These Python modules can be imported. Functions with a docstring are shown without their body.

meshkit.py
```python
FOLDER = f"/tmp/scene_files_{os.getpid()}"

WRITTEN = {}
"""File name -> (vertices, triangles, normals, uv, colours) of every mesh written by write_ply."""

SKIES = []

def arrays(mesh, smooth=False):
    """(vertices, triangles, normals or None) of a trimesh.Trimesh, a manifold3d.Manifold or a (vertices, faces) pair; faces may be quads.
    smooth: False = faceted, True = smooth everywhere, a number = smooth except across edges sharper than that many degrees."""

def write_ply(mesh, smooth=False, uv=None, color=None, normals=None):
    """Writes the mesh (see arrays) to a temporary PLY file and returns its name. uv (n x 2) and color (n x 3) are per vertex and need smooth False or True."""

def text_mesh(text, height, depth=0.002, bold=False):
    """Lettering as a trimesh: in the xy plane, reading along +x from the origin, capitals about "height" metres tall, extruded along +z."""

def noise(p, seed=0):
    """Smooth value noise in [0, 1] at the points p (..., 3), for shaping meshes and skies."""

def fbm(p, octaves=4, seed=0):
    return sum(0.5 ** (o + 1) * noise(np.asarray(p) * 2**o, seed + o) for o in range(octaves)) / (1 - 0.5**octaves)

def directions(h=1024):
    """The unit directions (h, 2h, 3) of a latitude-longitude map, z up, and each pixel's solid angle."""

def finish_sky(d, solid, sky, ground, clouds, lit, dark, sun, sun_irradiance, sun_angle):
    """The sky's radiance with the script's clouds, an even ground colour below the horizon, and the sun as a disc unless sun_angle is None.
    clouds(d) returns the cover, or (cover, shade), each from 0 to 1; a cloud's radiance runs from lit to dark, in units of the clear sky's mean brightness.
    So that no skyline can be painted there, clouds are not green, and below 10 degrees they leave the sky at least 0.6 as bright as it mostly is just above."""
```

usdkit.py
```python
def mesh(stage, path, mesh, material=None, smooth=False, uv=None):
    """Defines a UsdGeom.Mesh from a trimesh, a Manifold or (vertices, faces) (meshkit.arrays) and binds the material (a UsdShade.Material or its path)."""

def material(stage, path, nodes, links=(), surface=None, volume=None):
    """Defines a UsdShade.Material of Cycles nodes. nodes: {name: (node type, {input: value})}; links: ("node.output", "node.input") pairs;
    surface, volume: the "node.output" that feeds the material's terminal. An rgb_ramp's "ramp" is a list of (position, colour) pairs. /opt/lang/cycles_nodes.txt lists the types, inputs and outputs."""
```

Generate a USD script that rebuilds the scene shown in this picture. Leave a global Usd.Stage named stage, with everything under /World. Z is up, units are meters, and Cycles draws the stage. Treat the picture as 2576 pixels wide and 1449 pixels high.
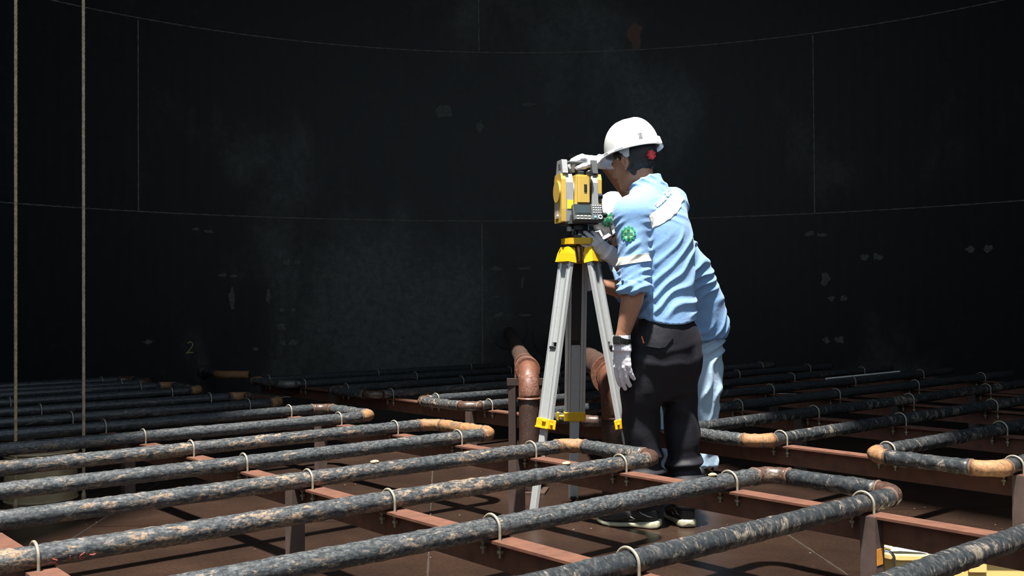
import math, random
import numpy as np, trimesh, usdkit, meshkit
import shapely.geometry as sg, shapely.affinity as sa
from pxr import Usd, UsdGeom, UsdLux, Gf, Sdf, UsdShade

stage = Usd.Stage.CreateInMemory()
UsdGeom.SetStageUpAxis(stage, UsdGeom.Tokens.z)
UsdGeom.SetStageMetersPerUnit(stage, 1.0)
UsdGeom.Xform.Define(stage, '/World')
UsdGeom.Scope.Define(stage, '/World/Looks')
rng = np.random.default_rng(7)

# ---------------------------------------------------------------- camera
cam = UsdGeom.Camera.Define(stage, '/World/camera')
cam.CreateHorizontalApertureAttr(36.0)
cam.CreateVerticalApertureAttr(36.0 * 1449 / 2576)
cam.CreateFocalLengthAttr(36.0 * 2550 / 2576)
cam.CreateClippingRangeAttr(Gf.Vec2f(0.05, 100))
EYE = (0.0, 0.0, 0.986)
Rr, Uu, Bb = (0.75908515, -0.65095968, -0.00642128), (-0.00407699, -0.01461738, 0.99988485), (-0.65097858, -0.75897156, -0.01374979)
cam.AddTransformOp().Set(Gf.Matrix4d(*Rr, 0, *Uu, 0, *Bb, 0, *EYE, 1))
cam.CreateExposureAttr(0.0)

# ---------------------------------------------------------------- daylight: sun and blue sky through the open part of the roof
SUN = np.array([0.235, 0.165, -1.0])
sun = UsdLux.DistantLight.Define(stage, '/World/sun')
sun.CreateIntensityAttr(3.9)
sun.CreateAngleAttr(2.6)
sun.CreateNormalizeAttr(True)
sun.CreateColorAttr(Gf.Vec3f(1.0, 0.955, 0.88))
_s = SUN / np.linalg.norm(SUN); _z = -_s; _x = np.cross([0, 1, 0], _z); _x /= np.linalg.norm(_x); _y = np.cross(_z, _x)
sun.AddTransformOp().Set(Gf.Matrix4d(*_x, 0, *_y, 0, *_z, 0, 0, 0, 20, 1))
sky = UsdLux.DomeLight.Define(stage, '/World/sky')
sky.CreateColorAttr(Gf.Vec3f(0.72, 0.86, 1.0))
sky.CreateIntensityAttr(0.36)

# ---------------------------------------------------------------- naming helpers
_used = {}
def numbered(parent, name):
    k = (parent, name); n = _used.get(k, 0); _used[k] = n + 1
    return name if n == 0 else f'{name}_{n:03d}'

def tag(prim, label=None, category=None, group=None, kind=None):
    for k, v in (('label', label), ('category', category), ('group', group), ('kind', kind)):
        if v: prim.SetCustomDataByKey(k, v)
    return prim

def thing(name, label=None, category=None, loc=(0, 0, 0), rotz=0.0, group=None, kind=None):
    x = UsdGeom.Xform.Define(stage, '/World/' + numbered('/World', name))
    x.AddTranslateOp().Set(Gf.Vec3d(*map(float, loc)))
    x.AddRotateZOp().Set(float(rotz))
    return tag(x.GetPrim(), label, category, group, kind)

def part(parent, name, mesh, mat, smooth=35, label=None, kind=None):
    pp = str(parent.GetPath()) if not isinstance(parent, str) else parent
    m = usdkit.mesh(stage, pp + '/' + numbered(pp, name), mesh, LOOK[mat], smooth=smooth)
    return tag(m.GetPrim(), label, kind=kind)

def single(name, mesh, mat, label, category, smooth=35, group=None, kind=None):
    p = part('/World', name, mesh, mat, smooth)
    return tag(p, label, category, group, kind)

def copy_of(proto, name, label, loc, rotz=0.0):
    was = proto.GetCustomData()
    r = thing(name, label, was['category'], loc, rotz, was.get('group'))
    r.GetReferences().AddInternalReference(proto.GetPath()); r.SetInstanceable(True)
    return r

# ---------------------------------------------------------------- mesh helpers
cat = trimesh.util.concatenate
def tm(v, f): return trimesh.Trimesh(np.asarray(v, float), np.asarray(f, int), process=False)

def box(c, s, rz=0.0, bevel=0.0, R=None):
    """box of size s centred at c; bevel chamfers all edges"""
    s = np.asarray(s, float)
    if bevel > 0:
        b = min(bevel, 0.45 * s.min()); h = s / 2; pts = []
        for sx in (-1, 1):
            for sy in (-1, 1):
                for sz in (-1, 1):
                    q = np.array([sx, sy, sz])
                    for a in range(3):
                        e = h - b; e[a] = h[a]; pts.append(q * e)
        m = trimesh.convex.convex_hull(np.array(pts))
    else:
        m = trimesh.creation.box(s)
    if rz: m.apply_transform(trimesh.transformations.rotation_matrix(math.radians(rz), [0, 0, 1]))
    if R is not None:
        T = np.eye(4); T[:3, :3] = R; m.apply_transform(T)
    m.apply_translation(c)
    return m

def sweep(pts, rad, sides=16, caps=True, rough=0.0, seed=0, squash=None):
    """tube along pts (n,3) with radius rad (scalar or n) and parallel-transport frames; rough adds crust lumps"""
    p = np.asarray(pts, float); n = len(p)
    r = np.broadcast_to(np.asarray(rad, float), (n,))
    t = np.gradient(p, axis=0); t /= np.linalg.norm(t, axis=1, keepdims=True)
    a = np.zeros_like(p)
    x = np.cross(t[0], [0, 0, 1.0]); x = x if np.linalg.norm(x) > 1e-3 else np.cross(t[0], [1.0, 0, 0])
    a[0] = x / np.linalg.norm(x)
    for i in range(1, n):
        x = a[i - 1] - t[i] * (a[i - 1] @ t[i]); a[i] = x / np.linalg.norm(x)
    b = np.cross(t, a)
    ang = np.arange(sides) * 2 * np.pi / sides
    d = np.cos(ang)[None, :, None] * a[:, None] + np.sin(ang)[None, :, None] * b[:, None]
    if squash: d = np.cos(ang)[None, :, None] * a[:, None] * squash[0] + np.sin(ang)[None, :, None] * b[:, None] * squash[1]
    v = p[:, None] + r[:, None, None] * d
    if rough:
        q = v.reshape(-1, 3)
        nz = meshkit.fbm(q * 75.0, 2, seed) if True else 0
        nz = (np.asarray(nz).reshape(n, sides) - .5) * 4.5
        nz = np.clip(nz, -1, 1); nz = np.where(nz > 0.1, (nz - 0.1) * 1.6, nz * 0.4)
        v = v + rough * nz[..., None] * d
    v = v.reshape(-1, 3)
    i, j = np.meshgrid(np.arange(n - 1), np.arange(sides), indexing='ij')
    q = np.stack([i * sides + j, i * sides + (j + 1) % sides, (i + 1) * sides + (j + 1) % sides, (i + 1) * sides + j], -1).reshape(-1, 4)
    f = [q[:, [0, 1, 2]], q[:, [0, 2, 3]]]
    if caps:
        k = np.arange(1, sides - 1)
        f.append(np.stack([0 * k, k + 1, k], 1)); o = (n - 1) * sides
        f.append(np.stack([0 * k + o, k + o, k + 1 + o], 1))
    return tm(v, np.vstack(f))

def line(a, b, step):
    a, b = np.asarray(a, float), np.asarray(b, float)
    n = max(2, int(np.linalg.norm(b - a) / step) + 1)
    return a + (b - a) * np.linspace(0, 1, n)[:, None]

def lathe(profile, sides=32, axis=None, at=(0, 0, 0)):
    """profile: (radius, height) pairs, closed at the axis when the radius is 0"""
    m = trimesh.creation.revolve(np.asarray(profile, float), sections=sides)
    if m.volume < 0: m.invert()
    if axis is not None: m.apply_transform(trimesh.geometry.align_vectors([0, 0, 1], axis))
    m.apply_translation(at)
    return m

def extrude(poly, h, T=None):
    m = trimesh.creation.extrude_polygon(poly, h, engine='earcut') if False else trimesh.creation.extrude_polygon(poly, h)
    if T is not None: m.apply_transform(T)
    return m

def moved(m, R=None, t=(0, 0, 0)):
    m = m.copy(); T = np.eye(4)
    if R is not None: T[:3, :3] = R
    T[:3, 3] = t; m.apply_transform(T); return m

def rot(axis, deg): return trimesh.transformations.rotation_matrix(math.radians(deg), axis)[:3, :3]

# ---------------------------------------------------------------- materials
LOOK = {}
def mat(name, nodes, links, surface='p.BSDF'):
    LOOK[name] = usdkit.material(stage, '/World/Looks/' + name, nodes, links, surface=surface)

def plain(name, col, rough=0.5, metallic=0.0, bump=0.0, scale=60.0, vary=0.15, spec=0.5, **extra):
    """a slightly mottled single-colour material"""
    c = np.array(col)
    nodes = {'tc': ('texture_coordinate', {}), 'n': ('noise_texture', {'scale': scale, 'detail': 5.0, 'roughness': 0.6}),
             'r': ('rgb_ramp', {'ramp': [(0.3, tuple(c * (1 - vary))), (0.7, tuple(np.minimum(c * (1 + vary), 1)))]}),
             'p': ('principled_bsdf', {'roughness': rough, 'metallic': metallic, 'specular_ior_level': spec, **extra})}
    links = [('tc.object', 'n.vector'), ('n.fac', 'r.fac'), ('r.color', 'p.base_color')]
    if bump:
        nodes['b'] = ('bump', {'strength': bump, 'distance': 0.002}); links += [('n.fac', 'b.height'), ('b.normal', 'p.normal')]
    mat(name, nodes, links)

def coated_pipe(name, base, flake, second, amount, stretch=(9.0, 26.0, 26.0), rough=0.36, film=(0.105, 0.110, 0.112), fa=0.03):
    """black tank-heating pipe: a mottled grey film and fine flakes of tan deposit along it, thicker in some stretches and underneath"""
    mat(name, {
        'g': ('geometry', {}),
        'm': ('mapping', {'scale': stretch}), 'm2': ('mapping', {'scale': tuple(np.array(stretch) * 1.9)}),
        'n1': ('noise_texture', {'scale': 2.0, 'detail': 7.0, 'roughness': 0.74, 'distortion': 0.5}),
        'n2': ('noise_texture', {'scale': 2.6, 'detail': 3.0, 'roughness': 0.55}),
        'n3': ('noise_texture', {'scale': 110.0, 'detail': 4.0, 'roughness': 0.7}),
        'n4': ('noise_texture', {'scale': 2.6, 'detail': 6.0, 'roughness': 0.7}),
        's': ('separate_xyz', {}), 'nz': ('math', {'math_type': 'multiply', 'value2': -0.05}),
        'a': ('math', {'math_type': 'multiply_add', 'value2': 0.42}), 'b1': ('math', {'math_type': 'add'}),
        'k': ('map_range', {'range_type': 'smoothstep', 'from_min': 0.78 - amount, 'from_max': 0.86 - amount, 'clamp': True}),
        'kf': ('map_range', {'range_type': 'smoothstep', 'from_min': 0.36 - fa, 'from_max': 0.70 - fa, 'to_max': 0.85, 'clamp': True}),
        'c0': ('rgb_ramp', {'ramp': [(0.35, base), (0.65, tuple(np.array(base) * 1.6))]}),
        'cf': ('rgb_ramp', {'ramp': [(0.38, tuple(np.array(film) * .55)), (0.62, tuple(np.array(film) * 1.25)), (0.72, tuple(np.array(film) * 2.4))]}),
        'c1': ('rgb_ramp', {'ramp': [(0.36, second), (0.52, flake), (0.72, tuple(np.minimum(np.array(flake) * 1.5, 1)))]}),
        'mixf': ('mix_color', {}), 'mix': ('mix_color', {}),
        'rr': ('map_range', {'from_min': 0.0, 'from_max': 1.0, 'to_min': rough, 'to_max': 0.85}),
        'hh': ('math', {'math_type': 'multiply_add', 'value2': 0.5}), 'h2': ('math', {'math_type': 'multiply_add', 'value2': 0.35}),
        'bp': ('bump', {'strength': 0.32, 'distance': 0.003}),
        'p': ('principled_bsdf', {'specular_ior_level': 0.5}),
    }, [('g.position', 'm.vector'), ('g.position', 'm2.vector'), ('m.vector', 'n1.vector'), ('m2.vector', 'n4.vector'), ('g.position', 'n2.vector'), ('g.position', 'n3.vector'), ('g.normal', 's.vector'),
        ('s.z', 'nz.value1'), ('n2.fac', 'a.value1'), ('nz.value', 'a.value3'), ('a.value', 'b1.value1'), ('n1.fac', 'b1.value2'), ('b1.value', 'k.value'), ('n4.fac', 'kf.value'),
        ('n3.fac', 'c0.fac'), ('n3.fac', 'cf.fac'), ('n3.fac', 'c1.fac'), ('kf.result', 'mixf.fac'), ('c0.color', 'mixf.a'), ('cf.color', 'mixf.b'), ('k.result', 'mix.fac'), ('mixf.result', 'mix.a'), ('c1.color', 'mix.b'), ('mix.result', 'p.base_color'),
        ('k.result', 'rr.value'), ('rr.result', 'p.roughness'), ('n3.fac', 'hh.value1'), ('k.result', 'hh.value3'), ('n4.fac', 'h2.value1'), ('hh.value', 'h2.value3'), ('h2.value', 'bp.height'), ('bp.normal', 'p.normal')])

BLACK = (0.013, 0.016, 0.019)
TAN, TAN2 = (0.20, 0.153, 0.112), (0.075, 0.053, 0.038)
coated_pipe('pipe_paint', BLACK, TAN, TAN2, 0.035)
coated_pipe('pipe_paint_worn', BLACK, (0.22, 0.155, 0.105), (0.085, 0.055, 0.036), 0.075)
coated_pipe('pipe_paint_clean', BLACK, (0.15, 0.12, 0.095), (0.06, 0.045, 0.035), -0.03, rough=0.34, film=(0.08, 0.084, 0.088), fa=-.01)
coated_pipe('pipe_paint_drips', BLACK, (0.15, 0.125, 0.10), (0.06, 0.045, 0.033), 0.05, stretch=(15.0, 8.0, 8.0), film=(0.085, 0.083, 0.078), fa=-.05)
coated_pipe('elbow_ochre', (0.20, 0.095, 0.034), (0.05, 0.042, 0.036), (0.16, 0.115, 0.075), 0.03, stretch=(8, 8, 8), rough=0.7, film=(0.19, 0.11, 0.055))
coated_pipe('elbow_brown', (0.045, 0.024, 0.017), (0.16, 0.11, 0.08), (0.06, 0.035, 0.025), 0.02, stretch=(9, 9, 9), rough=0.34, film=(0.07, 0.045, 0.034))
coated_pipe('elbow_grey', (0.07, 0.066, 0.06), (0.22, 0.13, 0.06), (0.14, 0.08, 0.04), 0.05, stretch=(7, 7, 7), rough=0.42)
coated_pipe('riser_rust', (0.095, 0.034, 0.018), (0.15, 0.062, 0.034), (0.055, 0.022, 0.013), 0.03, stretch=(8, 8, 8), rough=0.5, film=(0.11, 0.046, 0.028))
coated_pipe('riser_dark', (0.035, 0.018, 0.012), (0.09, 0.045, 0.028), (0.04, 0.02, 0.013), 0.02, stretch=(8, 8, 4), rough=0.55, film=(0.05, 0.028, 0.02))
plain('weld_rust', (0.10, 0.052, 0.035), 0.75, bump=0.4)
plain('u_bolt_zinc', (0.27, 0.245, 0.19), 0.45, metallic=0.3, vary=0.2)
plain('beam_red_oxide', (0.10, 0.039, 0.022), 0.72, bump=0.15, scale=18.0, vary=0.3)
plain('post_brown', (0.075, 0.050, 0.043), 0.6, bump=0.1, scale=14.0, vary=0.25)
plain('rope_wire', (0.36, 0.27, 0.17), 0.6, vary=0.35, scale=40.0)
plain('drum_tan', (0.33, 0.245, 0.14), 0.6, vary=0.25, scale=9.0)
plain('white_stick', (0.75, 0.74, 0.70), 0.5)
plain('chalk_grey', (0.075, 0.078, 0.07), 0.9, vary=0.6, scale=55.0)
plain('chalk_yellow', (0.30, 0.27, 0.10), 0.9)
plain('orange_paint', (0.62, 0.25, 0.03), 0.6)
plain('red_chalk', (0.5, 0.09, 0.08), 0.8)
plain('crumb_tan', (0.5, 0.33, 0.16), 0.8)

# black tank shell: soot-black coat with dusty grey-green films, the odd rust stain and two painted areas of caught light
mat('wall_coat', {
    'g': ('geometry', {}), 'm': ('mapping', {'scale': (1.0, 1.0, 0.6)}),
    'n1': ('noise_texture', {'scale': 1.25, 'detail': 7.0, 'roughness': 0.62, 'distortion': 0.5}),
    'n2': ('noise_texture', {'scale': 14.0, 'detail': 6.0, 'roughness': 0.7}),
    'n4': ('noise_texture', {'scale': 0.5, 'detail': 2.0}),
    'mul': ('math', {'math_type': 'multiply'}),
    'd1': ('vector_math', {'math_type': 'distance', 'vector2': (6.3, 9.25, 0.75)}), 'd1k': ('map_range', {'range_type': 'smoothstep', 'from_min': 0.2, 'from_max': 1.9, 'to_min': 0.32, 'to_max': 0.0, 'clamp': True}),  # painted lightening in place of light falling on the wall
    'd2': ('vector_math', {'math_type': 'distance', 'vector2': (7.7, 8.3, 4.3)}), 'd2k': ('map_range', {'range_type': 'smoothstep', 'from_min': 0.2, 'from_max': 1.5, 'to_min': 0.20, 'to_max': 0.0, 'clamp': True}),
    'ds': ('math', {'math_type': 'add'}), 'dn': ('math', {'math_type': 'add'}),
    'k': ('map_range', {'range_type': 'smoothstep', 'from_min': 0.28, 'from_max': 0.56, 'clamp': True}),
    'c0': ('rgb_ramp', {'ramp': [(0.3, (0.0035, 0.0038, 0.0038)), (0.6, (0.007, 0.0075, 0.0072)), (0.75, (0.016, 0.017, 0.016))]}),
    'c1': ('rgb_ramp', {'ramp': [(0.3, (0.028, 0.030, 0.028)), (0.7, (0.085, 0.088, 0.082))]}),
    'mix': ('mix_color', {}), 'bp': ('bump', {'strength': 0.18, 'distance': 0.01}),
    'p': ('principled_bsdf', {'roughness': 0.5, 'specular_ior_level': 0.28}),
}, [('g.position', 'm.vector'), ('m.vector', 'n1.vector'), ('g.position', 'n2.vector'), ('g.position', 'n4.vector'),
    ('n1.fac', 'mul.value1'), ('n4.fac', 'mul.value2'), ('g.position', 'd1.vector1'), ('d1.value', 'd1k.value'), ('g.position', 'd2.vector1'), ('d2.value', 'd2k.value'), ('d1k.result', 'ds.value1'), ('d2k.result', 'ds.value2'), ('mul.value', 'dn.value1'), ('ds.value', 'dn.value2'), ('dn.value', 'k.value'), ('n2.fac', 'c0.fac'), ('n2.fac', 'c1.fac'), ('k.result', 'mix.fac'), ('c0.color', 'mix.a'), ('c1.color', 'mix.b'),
    ('mix.result', 'p.base_color'), ('n1.fac', 'bp.height'), ('bp.normal', 'p.normal')])
plain('wall_weld', (0.13, 0.125, 0.105), 0.6, bump=0.4, vary=0.5, scale=30.0)

# brown oily steel floor with pale crumbs
mat('floor_steel', {
    'g': ('geometry', {}),
    'n1': ('noise_texture', {'scale': 1.7, 'detail': 6.0, 'roughness': 0.6}),
    'n2': ('noise_texture', {'scale': 70.0, 'detail': 4.0, 'roughness': 0.7}),
    'v': ('voronoi_texture', {'scale': 16.0, 'randomness': 1.0}),
    'vk': ('map_range', {'from_min': 0.045, 'from_max': 0.075, 'to_min': 1.0, 'to_max': 0.0, 'clamp': True}),
    'n3': ('noise_texture', {'scale': 2.6, 'detail': 2.0}),
    'nk': ('map_range', {'from_min': 0.56, 'from_max': 0.60, 'clamp': True}),
    'sp': ('math', {'math_type': 'multiply'}),
    'c': ('rgb_ramp', {'ramp': [(0.3, (0.012, 0.0062, 0.0041)), (0.5, (0.0195, 0.0102, 0.0066)), (0.72, (0.033, 0.0175, 0.0112))]}),
    'c2': ('rgb_ramp', {'ramp': [(0.3, (0.72, 0.72, 0.72)), (0.7, (1.25, 1.25, 1.25))]}),
    'mm': ('mix_color', {'blend_type': 'multiply', 'fac': 1.0}),
    'mix': ('mix_color', {'b': (0.35, 0.27, 0.19)}),
    'bp': ('bump', {'strength': 0.15, 'distance': 0.003}),
    'p': ('principled_bsdf', {'roughness': 0.36, 'specular_ior_level': 0.45}),
}, [('g.position', 'n1.vector'), ('g.position', 'n2.vector'), ('g.position', 'v.vector'), ('g.position', 'n3.vector'), ('v.distance', 'vk.value'), ('n3.fac', 'nk.value'),
    ('vk.result', 'sp.value1'), ('nk.result', 'sp.value2'), ('n1.fac', 'c.fac'), ('n2.fac', 'c2.fac'), ('c.color', 'mm.a'), ('c2.color', 'mm.b'), ('mm.result', 'mix.a'), ('sp.value', 'mix.fac'),
    ('mix.result', 'p.base_color'), ('n2.fac', 'bp.height'), ('bp.normal', 'p.normal')])
plain('stand_dark', (0.03, 0.018, 0.014), 0.6)
plain('floor_weld', (0.024, 0.014, 0.009), 0.9, bump=0.5, vary=0.4)
plain('roof_steel', (0.012, 0.012, 0.012), 0.7)

# ---------------------------------------------------------------- the tank
TC, TR, CH = np.array([3.769, 3.959]), 5.880, 1.890
def on_wall(deg, z, r=TR): a = math.radians(deg); return np.array([TC[0] + r * math.cos(a), TC[1] + r * math.sin(a), z])

def shell_plate(a0, a1, z0, z1, thick=0.012, step=1.2):
    n = max(3, int((a1 - a0) / step) + 1); A = np.radians(np.linspace(a0, a1, n))
    v = []
    for r in (TR, TR + thick):
        for z in (z0, z1):
            v.append(np.stack([TC[0] + r * np.cos(A), TC[1] + r * np.sin(A), np.full(n, z)], 1))
    v = np.vstack(v); f = []
    i = np.arange(n - 1)
    def q(a, b, flip):
        s = np.stack([a * n + i, a * n + i + 1, b * n + i + 1, b * n + i], 1)
        return s[:, ::-1] if flip else s
    qs = np.vstack([q(0, 1, True), q(2, 3, False), q(1, 3, True), q(0, 2, False)])
    f = np.vstack([qs[:, [0, 1, 2]], qs[:, [0, 2, 3]]])
    e = n - 1
    f = np.vstack([f, [[0, 2 * n, 3 * n], [0, 3 * n, n], [e, n + e, 3 * n + e], [e, 3 * n + e, 2 * n + e]]])
    return tm(v, f)

wall = thing('wall_back', kind='structure')
def bead_h(z, a0, a1, r=0.006):
    A = np.arange(a0, a1, 0.35); P = np.array([on_wall(a, z + 0.002 * math.sin(a * 9), TR - 0.001) for a in A])
    return sweep(P, r * (1 + 0.25 * np.sin(np.arange(len(A)) * 1.7)), 6)
def bead_v(a, z0, z1, r=0.006):
    Z = np.arange(z0, z1, 0.03); P = np.array([on_wall(a, z, TR - 0.001) for z in Z])
    return sweep(P, r * (1 + 0.25 * np.sin(np.arange(len(Z)) * 1.7)), 6)
for ci, (z0, z1, seams) in enumerate([(0, CH, (-64.2, -15.7, 55.4, 126.5, 176.05)), (CH, 2 * CH, (-64.2, -51.1, 20.0, 91.1, 162.2, 176)), (2 * CH, 3 * CH, (-64.2, -15.5, 55.6, 126.7, 176))]):
    for a0, a1 in zip(seams[:-1], seams[1:]):
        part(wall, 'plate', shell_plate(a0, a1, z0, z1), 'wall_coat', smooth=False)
    for a in seams[1:-1]:
        if -20 < a < 140: part(wall, 'weld_bead', bead_v(a, z0 + 0.01, z1 - 0.01), 'wall_weld')
for z in (CH, 2 * CH): part(wall, 'weld_bead', bead_h(z, -40, 150), 'wall_weld')
# reinforcing pads around the two pipe nozzles, and their weld rings
def pad(deg, z, r, th=0.014):
    n = on_wall(deg, z) - np.array([TC[0], TC[1], z]); n /= np.linalg.norm(n)
    m = lathe([(0, 0), (r, 0), (r, th * 0.7), (r - 0.01, th), (0, th)], 40)
    m.apply_transform(trimesh.geometry.align_vectors([0, 0, 1], -n)); m.apply_translation(on_wall(deg, z, TR - 0.004)); return m
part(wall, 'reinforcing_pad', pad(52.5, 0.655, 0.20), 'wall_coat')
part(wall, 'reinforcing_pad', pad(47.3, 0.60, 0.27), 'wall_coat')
# scratched and chalked marks on the coat
def blotch(deg, z, w, h, seed, th=0.0015):
    g = np.random.default_rng(seed); n = 14
    a = np.linspace(0, 2 * np.pi, n, endpoint=False); r = g.uniform(0.45, 1.0, n)
    P = np.stack([np.cos(a) * r * w / 2, np.sin(a) * r * h / 2], 1)
    top = np.array([on_wall(deg + math.degrees(x / TR), z + y, TR - th) for x, y in P] + [on_wall(deg, z, TR - th)])
    bot = np.array([on_wall(deg + math.degrees(x / TR), z + y, TR + 0.001) for x, y in P])
    i = np.arange(n); j = (i + 1) % n
    f = np.vstack([np.stack([i, j, 0 * i + n], 1)[:, ::-1], np.stack([i, i + n + 1, j + n + 1], 1)[:, ::-1], np.stack([i, j + n + 1, j], 1)[:, ::-1]])
    return tm(np.vstack([top, bot]), f)
MARKS = [(82.9, 1.28, .12, .05), (81.7, 1.27, .1, .045), (76.3, 1.42, .12, .09), (75.2, 1.42, .1, .07), (72.2, 1.28, .11, .08), (71.2, 1.28, .12, .09), (85.5, 1.74, .1, .04), (84.2, 1.72, .12, .05),
         (81.9, 1.02, .09, .32), (78.2, 1.05, .06, .22), (76.8, .92, .07, .06), (75.6, .92, .06, .06), (76.9, .74, .12, .12), (76.7, .57, .07, .08), (75.6, .57, .12, .08), (79.5, .52, .08, .05),
         (62.5, 1.35, .13, .05), (60.5, 1.36, .12, .06), (58.3, 1.33, .14, .05), (56.4, 1.24, .11, .13), (53.9, 1.36, .2, .08), (50.8, 1.36, .2, .04), (59.2, .98, .08, .05), (58.0, 1.0, .05, .06), (56.3, .98, .05, .07),
         (57.7, .83, .12, .04), (56.2, .82, .13, .05), (53.5, .84, .17, .08), (50.8, .84, .17, .04), (53.9, 1.05, .1, .04), (51.0, 1.2, .05, .16), (65.0, 1.62, .06, .06), (20.6, 1.68, .12, .07), (19.3, 1.66, .14, .06),
         (15.2, 1.42, .11, .08), (13.9, 1.42, .13, .09), (19.0, 1.2, .12, .2), (18.4, 1.0, .1, .08), (17.2, 1.0, .1, .08), (19.0, .57, .1, .09), (17.7, .57, .13, .1), (5.2, 1.46, .11, .08), (3.6, 1.46, .1, .09),
         (90.2, .62, .14, .05), (64.5, .58, .12, .1), (45.5, 2.62, .1, .06), (40.5, 2.9, .1, .03), (55.5, 2.95, .1, .16), (59.5, 3.1, .25, .2), (50.2, 3.2, .2, .05)]
for i, (a, z, w, h) in enumerate(MARKS): part(wall, 'scuff_mark', blotch(a, z, w, h, i), 'chalk_grey', smooth=False)
def ribbon_on_wall(pts, w, lift=0.002):
    P = np.array([on_wall(a, z, TR - lift) for a, z in pts]); return sweep(P, w / 2, 5)
part(wall, 'chalk_figure', ribbon_on_wall([(86.35, .59), (86.15, .605), (85.9, .60), (85.85, .57), (86.1, .53), (86.4, .50), (86.5, .495), (86.0, .50), (85.8, .50)], 0.012), 'chalk_yellow', label='yellow chalk figure 2')
part(wall, 'scratch', ribbon_on_wall([(50.3, 2.55), (49.4, 2.6), (48.7, 2.68), (47.9, 2.74), (47.4, 2.86), (46.8, 2.93), (46.5, 2.92)], 0.008), 'chalk_grey')
part(wall, 'rust_stain', blotch(38.6, 3.95, .22, .42, 77), 'weld_rust', smooth=False)

wallf = thing('wall_front', kind='structure')  # unseen near wall, kept low so sun and sky light get in
for a0, a1 in ((176.05, 212), (212, 248), (248, 295.8)):
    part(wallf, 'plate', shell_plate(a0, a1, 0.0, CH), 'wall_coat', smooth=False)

# roof: unseen plates shade the far and right part; near opening shaped for sunlight
sun_hole = sg.Polygon([(-3.2, -1.2), (0.9, -1.2), (2.35, -.6), (2.40, .6), (2.50, 1.9), (2.95, 2.75), (2.6, 3.9), (1.5, 4.5), (0.2, 3.7), (-.9, 2.9), (-2.3, 2.2), (-3.2, 1.0)])
sun_hole = sa.translate(sun_hole, .154 * 5.37, .113 * 5.37)
roof = sg.Point(*TC).buffer(TR + 0.02, 48).difference(sun_hole)
roof = max(roof.geoms, key=lambda g: g.area) if roof.geom_type != 'Polygon' else roof
rm = extrude(roof, 0.02); rm.apply_translation((0, 0, 3 * CH - 0.008))
tag(part('/World', 'ceiling', rm, 'roof_steel', smooth=False), kind='structure')

# floor: lapped steel plates
fl = thing('floor', kind='structure')
disc = sg.Point(*TC).buffer(TR - 0.004, 64)
fa = math.degrees(math.atan2(.445, .33)); P0 = (3.657, 2.497)
W, Lp = 1.5, 4.2
for iy in range(-6, 7):
    off = 0.45 if iy % 2 else -1.4
    for ix in range(-4, 5):
        r = sg.box(ix * Lp + off + .004, iy * W + .004, (ix + 1) * Lp + off - .004, (iy + 1) * W - .004)
        r = sa.translate(sa.rotate(r, fa, origin=(0, 0)), *P0)
        r = r.intersection(disc)
        if r.area < 0.02: continue
        m = extrude(r, 0.01); m.apply_translation((0, 0, -0.01)); part(fl, 'plate', m, 'floor_steel', smooth=False)
added_bed = extrude(sg.Point(*TC).buffer(TR + .02, 64), .03); added_bed.apply_translation((0, 0, -.042)); part(fl, 'added_bed', added_bed, 'roof_steel', smooth=False)  # slab added to block sky light leaking up through the plate gaps
d1 = np.array([math.cos(math.radians(fa)), math.sin(math.radians(fa))]); d2 = np.array([-d1[1], d1[0]])
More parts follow.
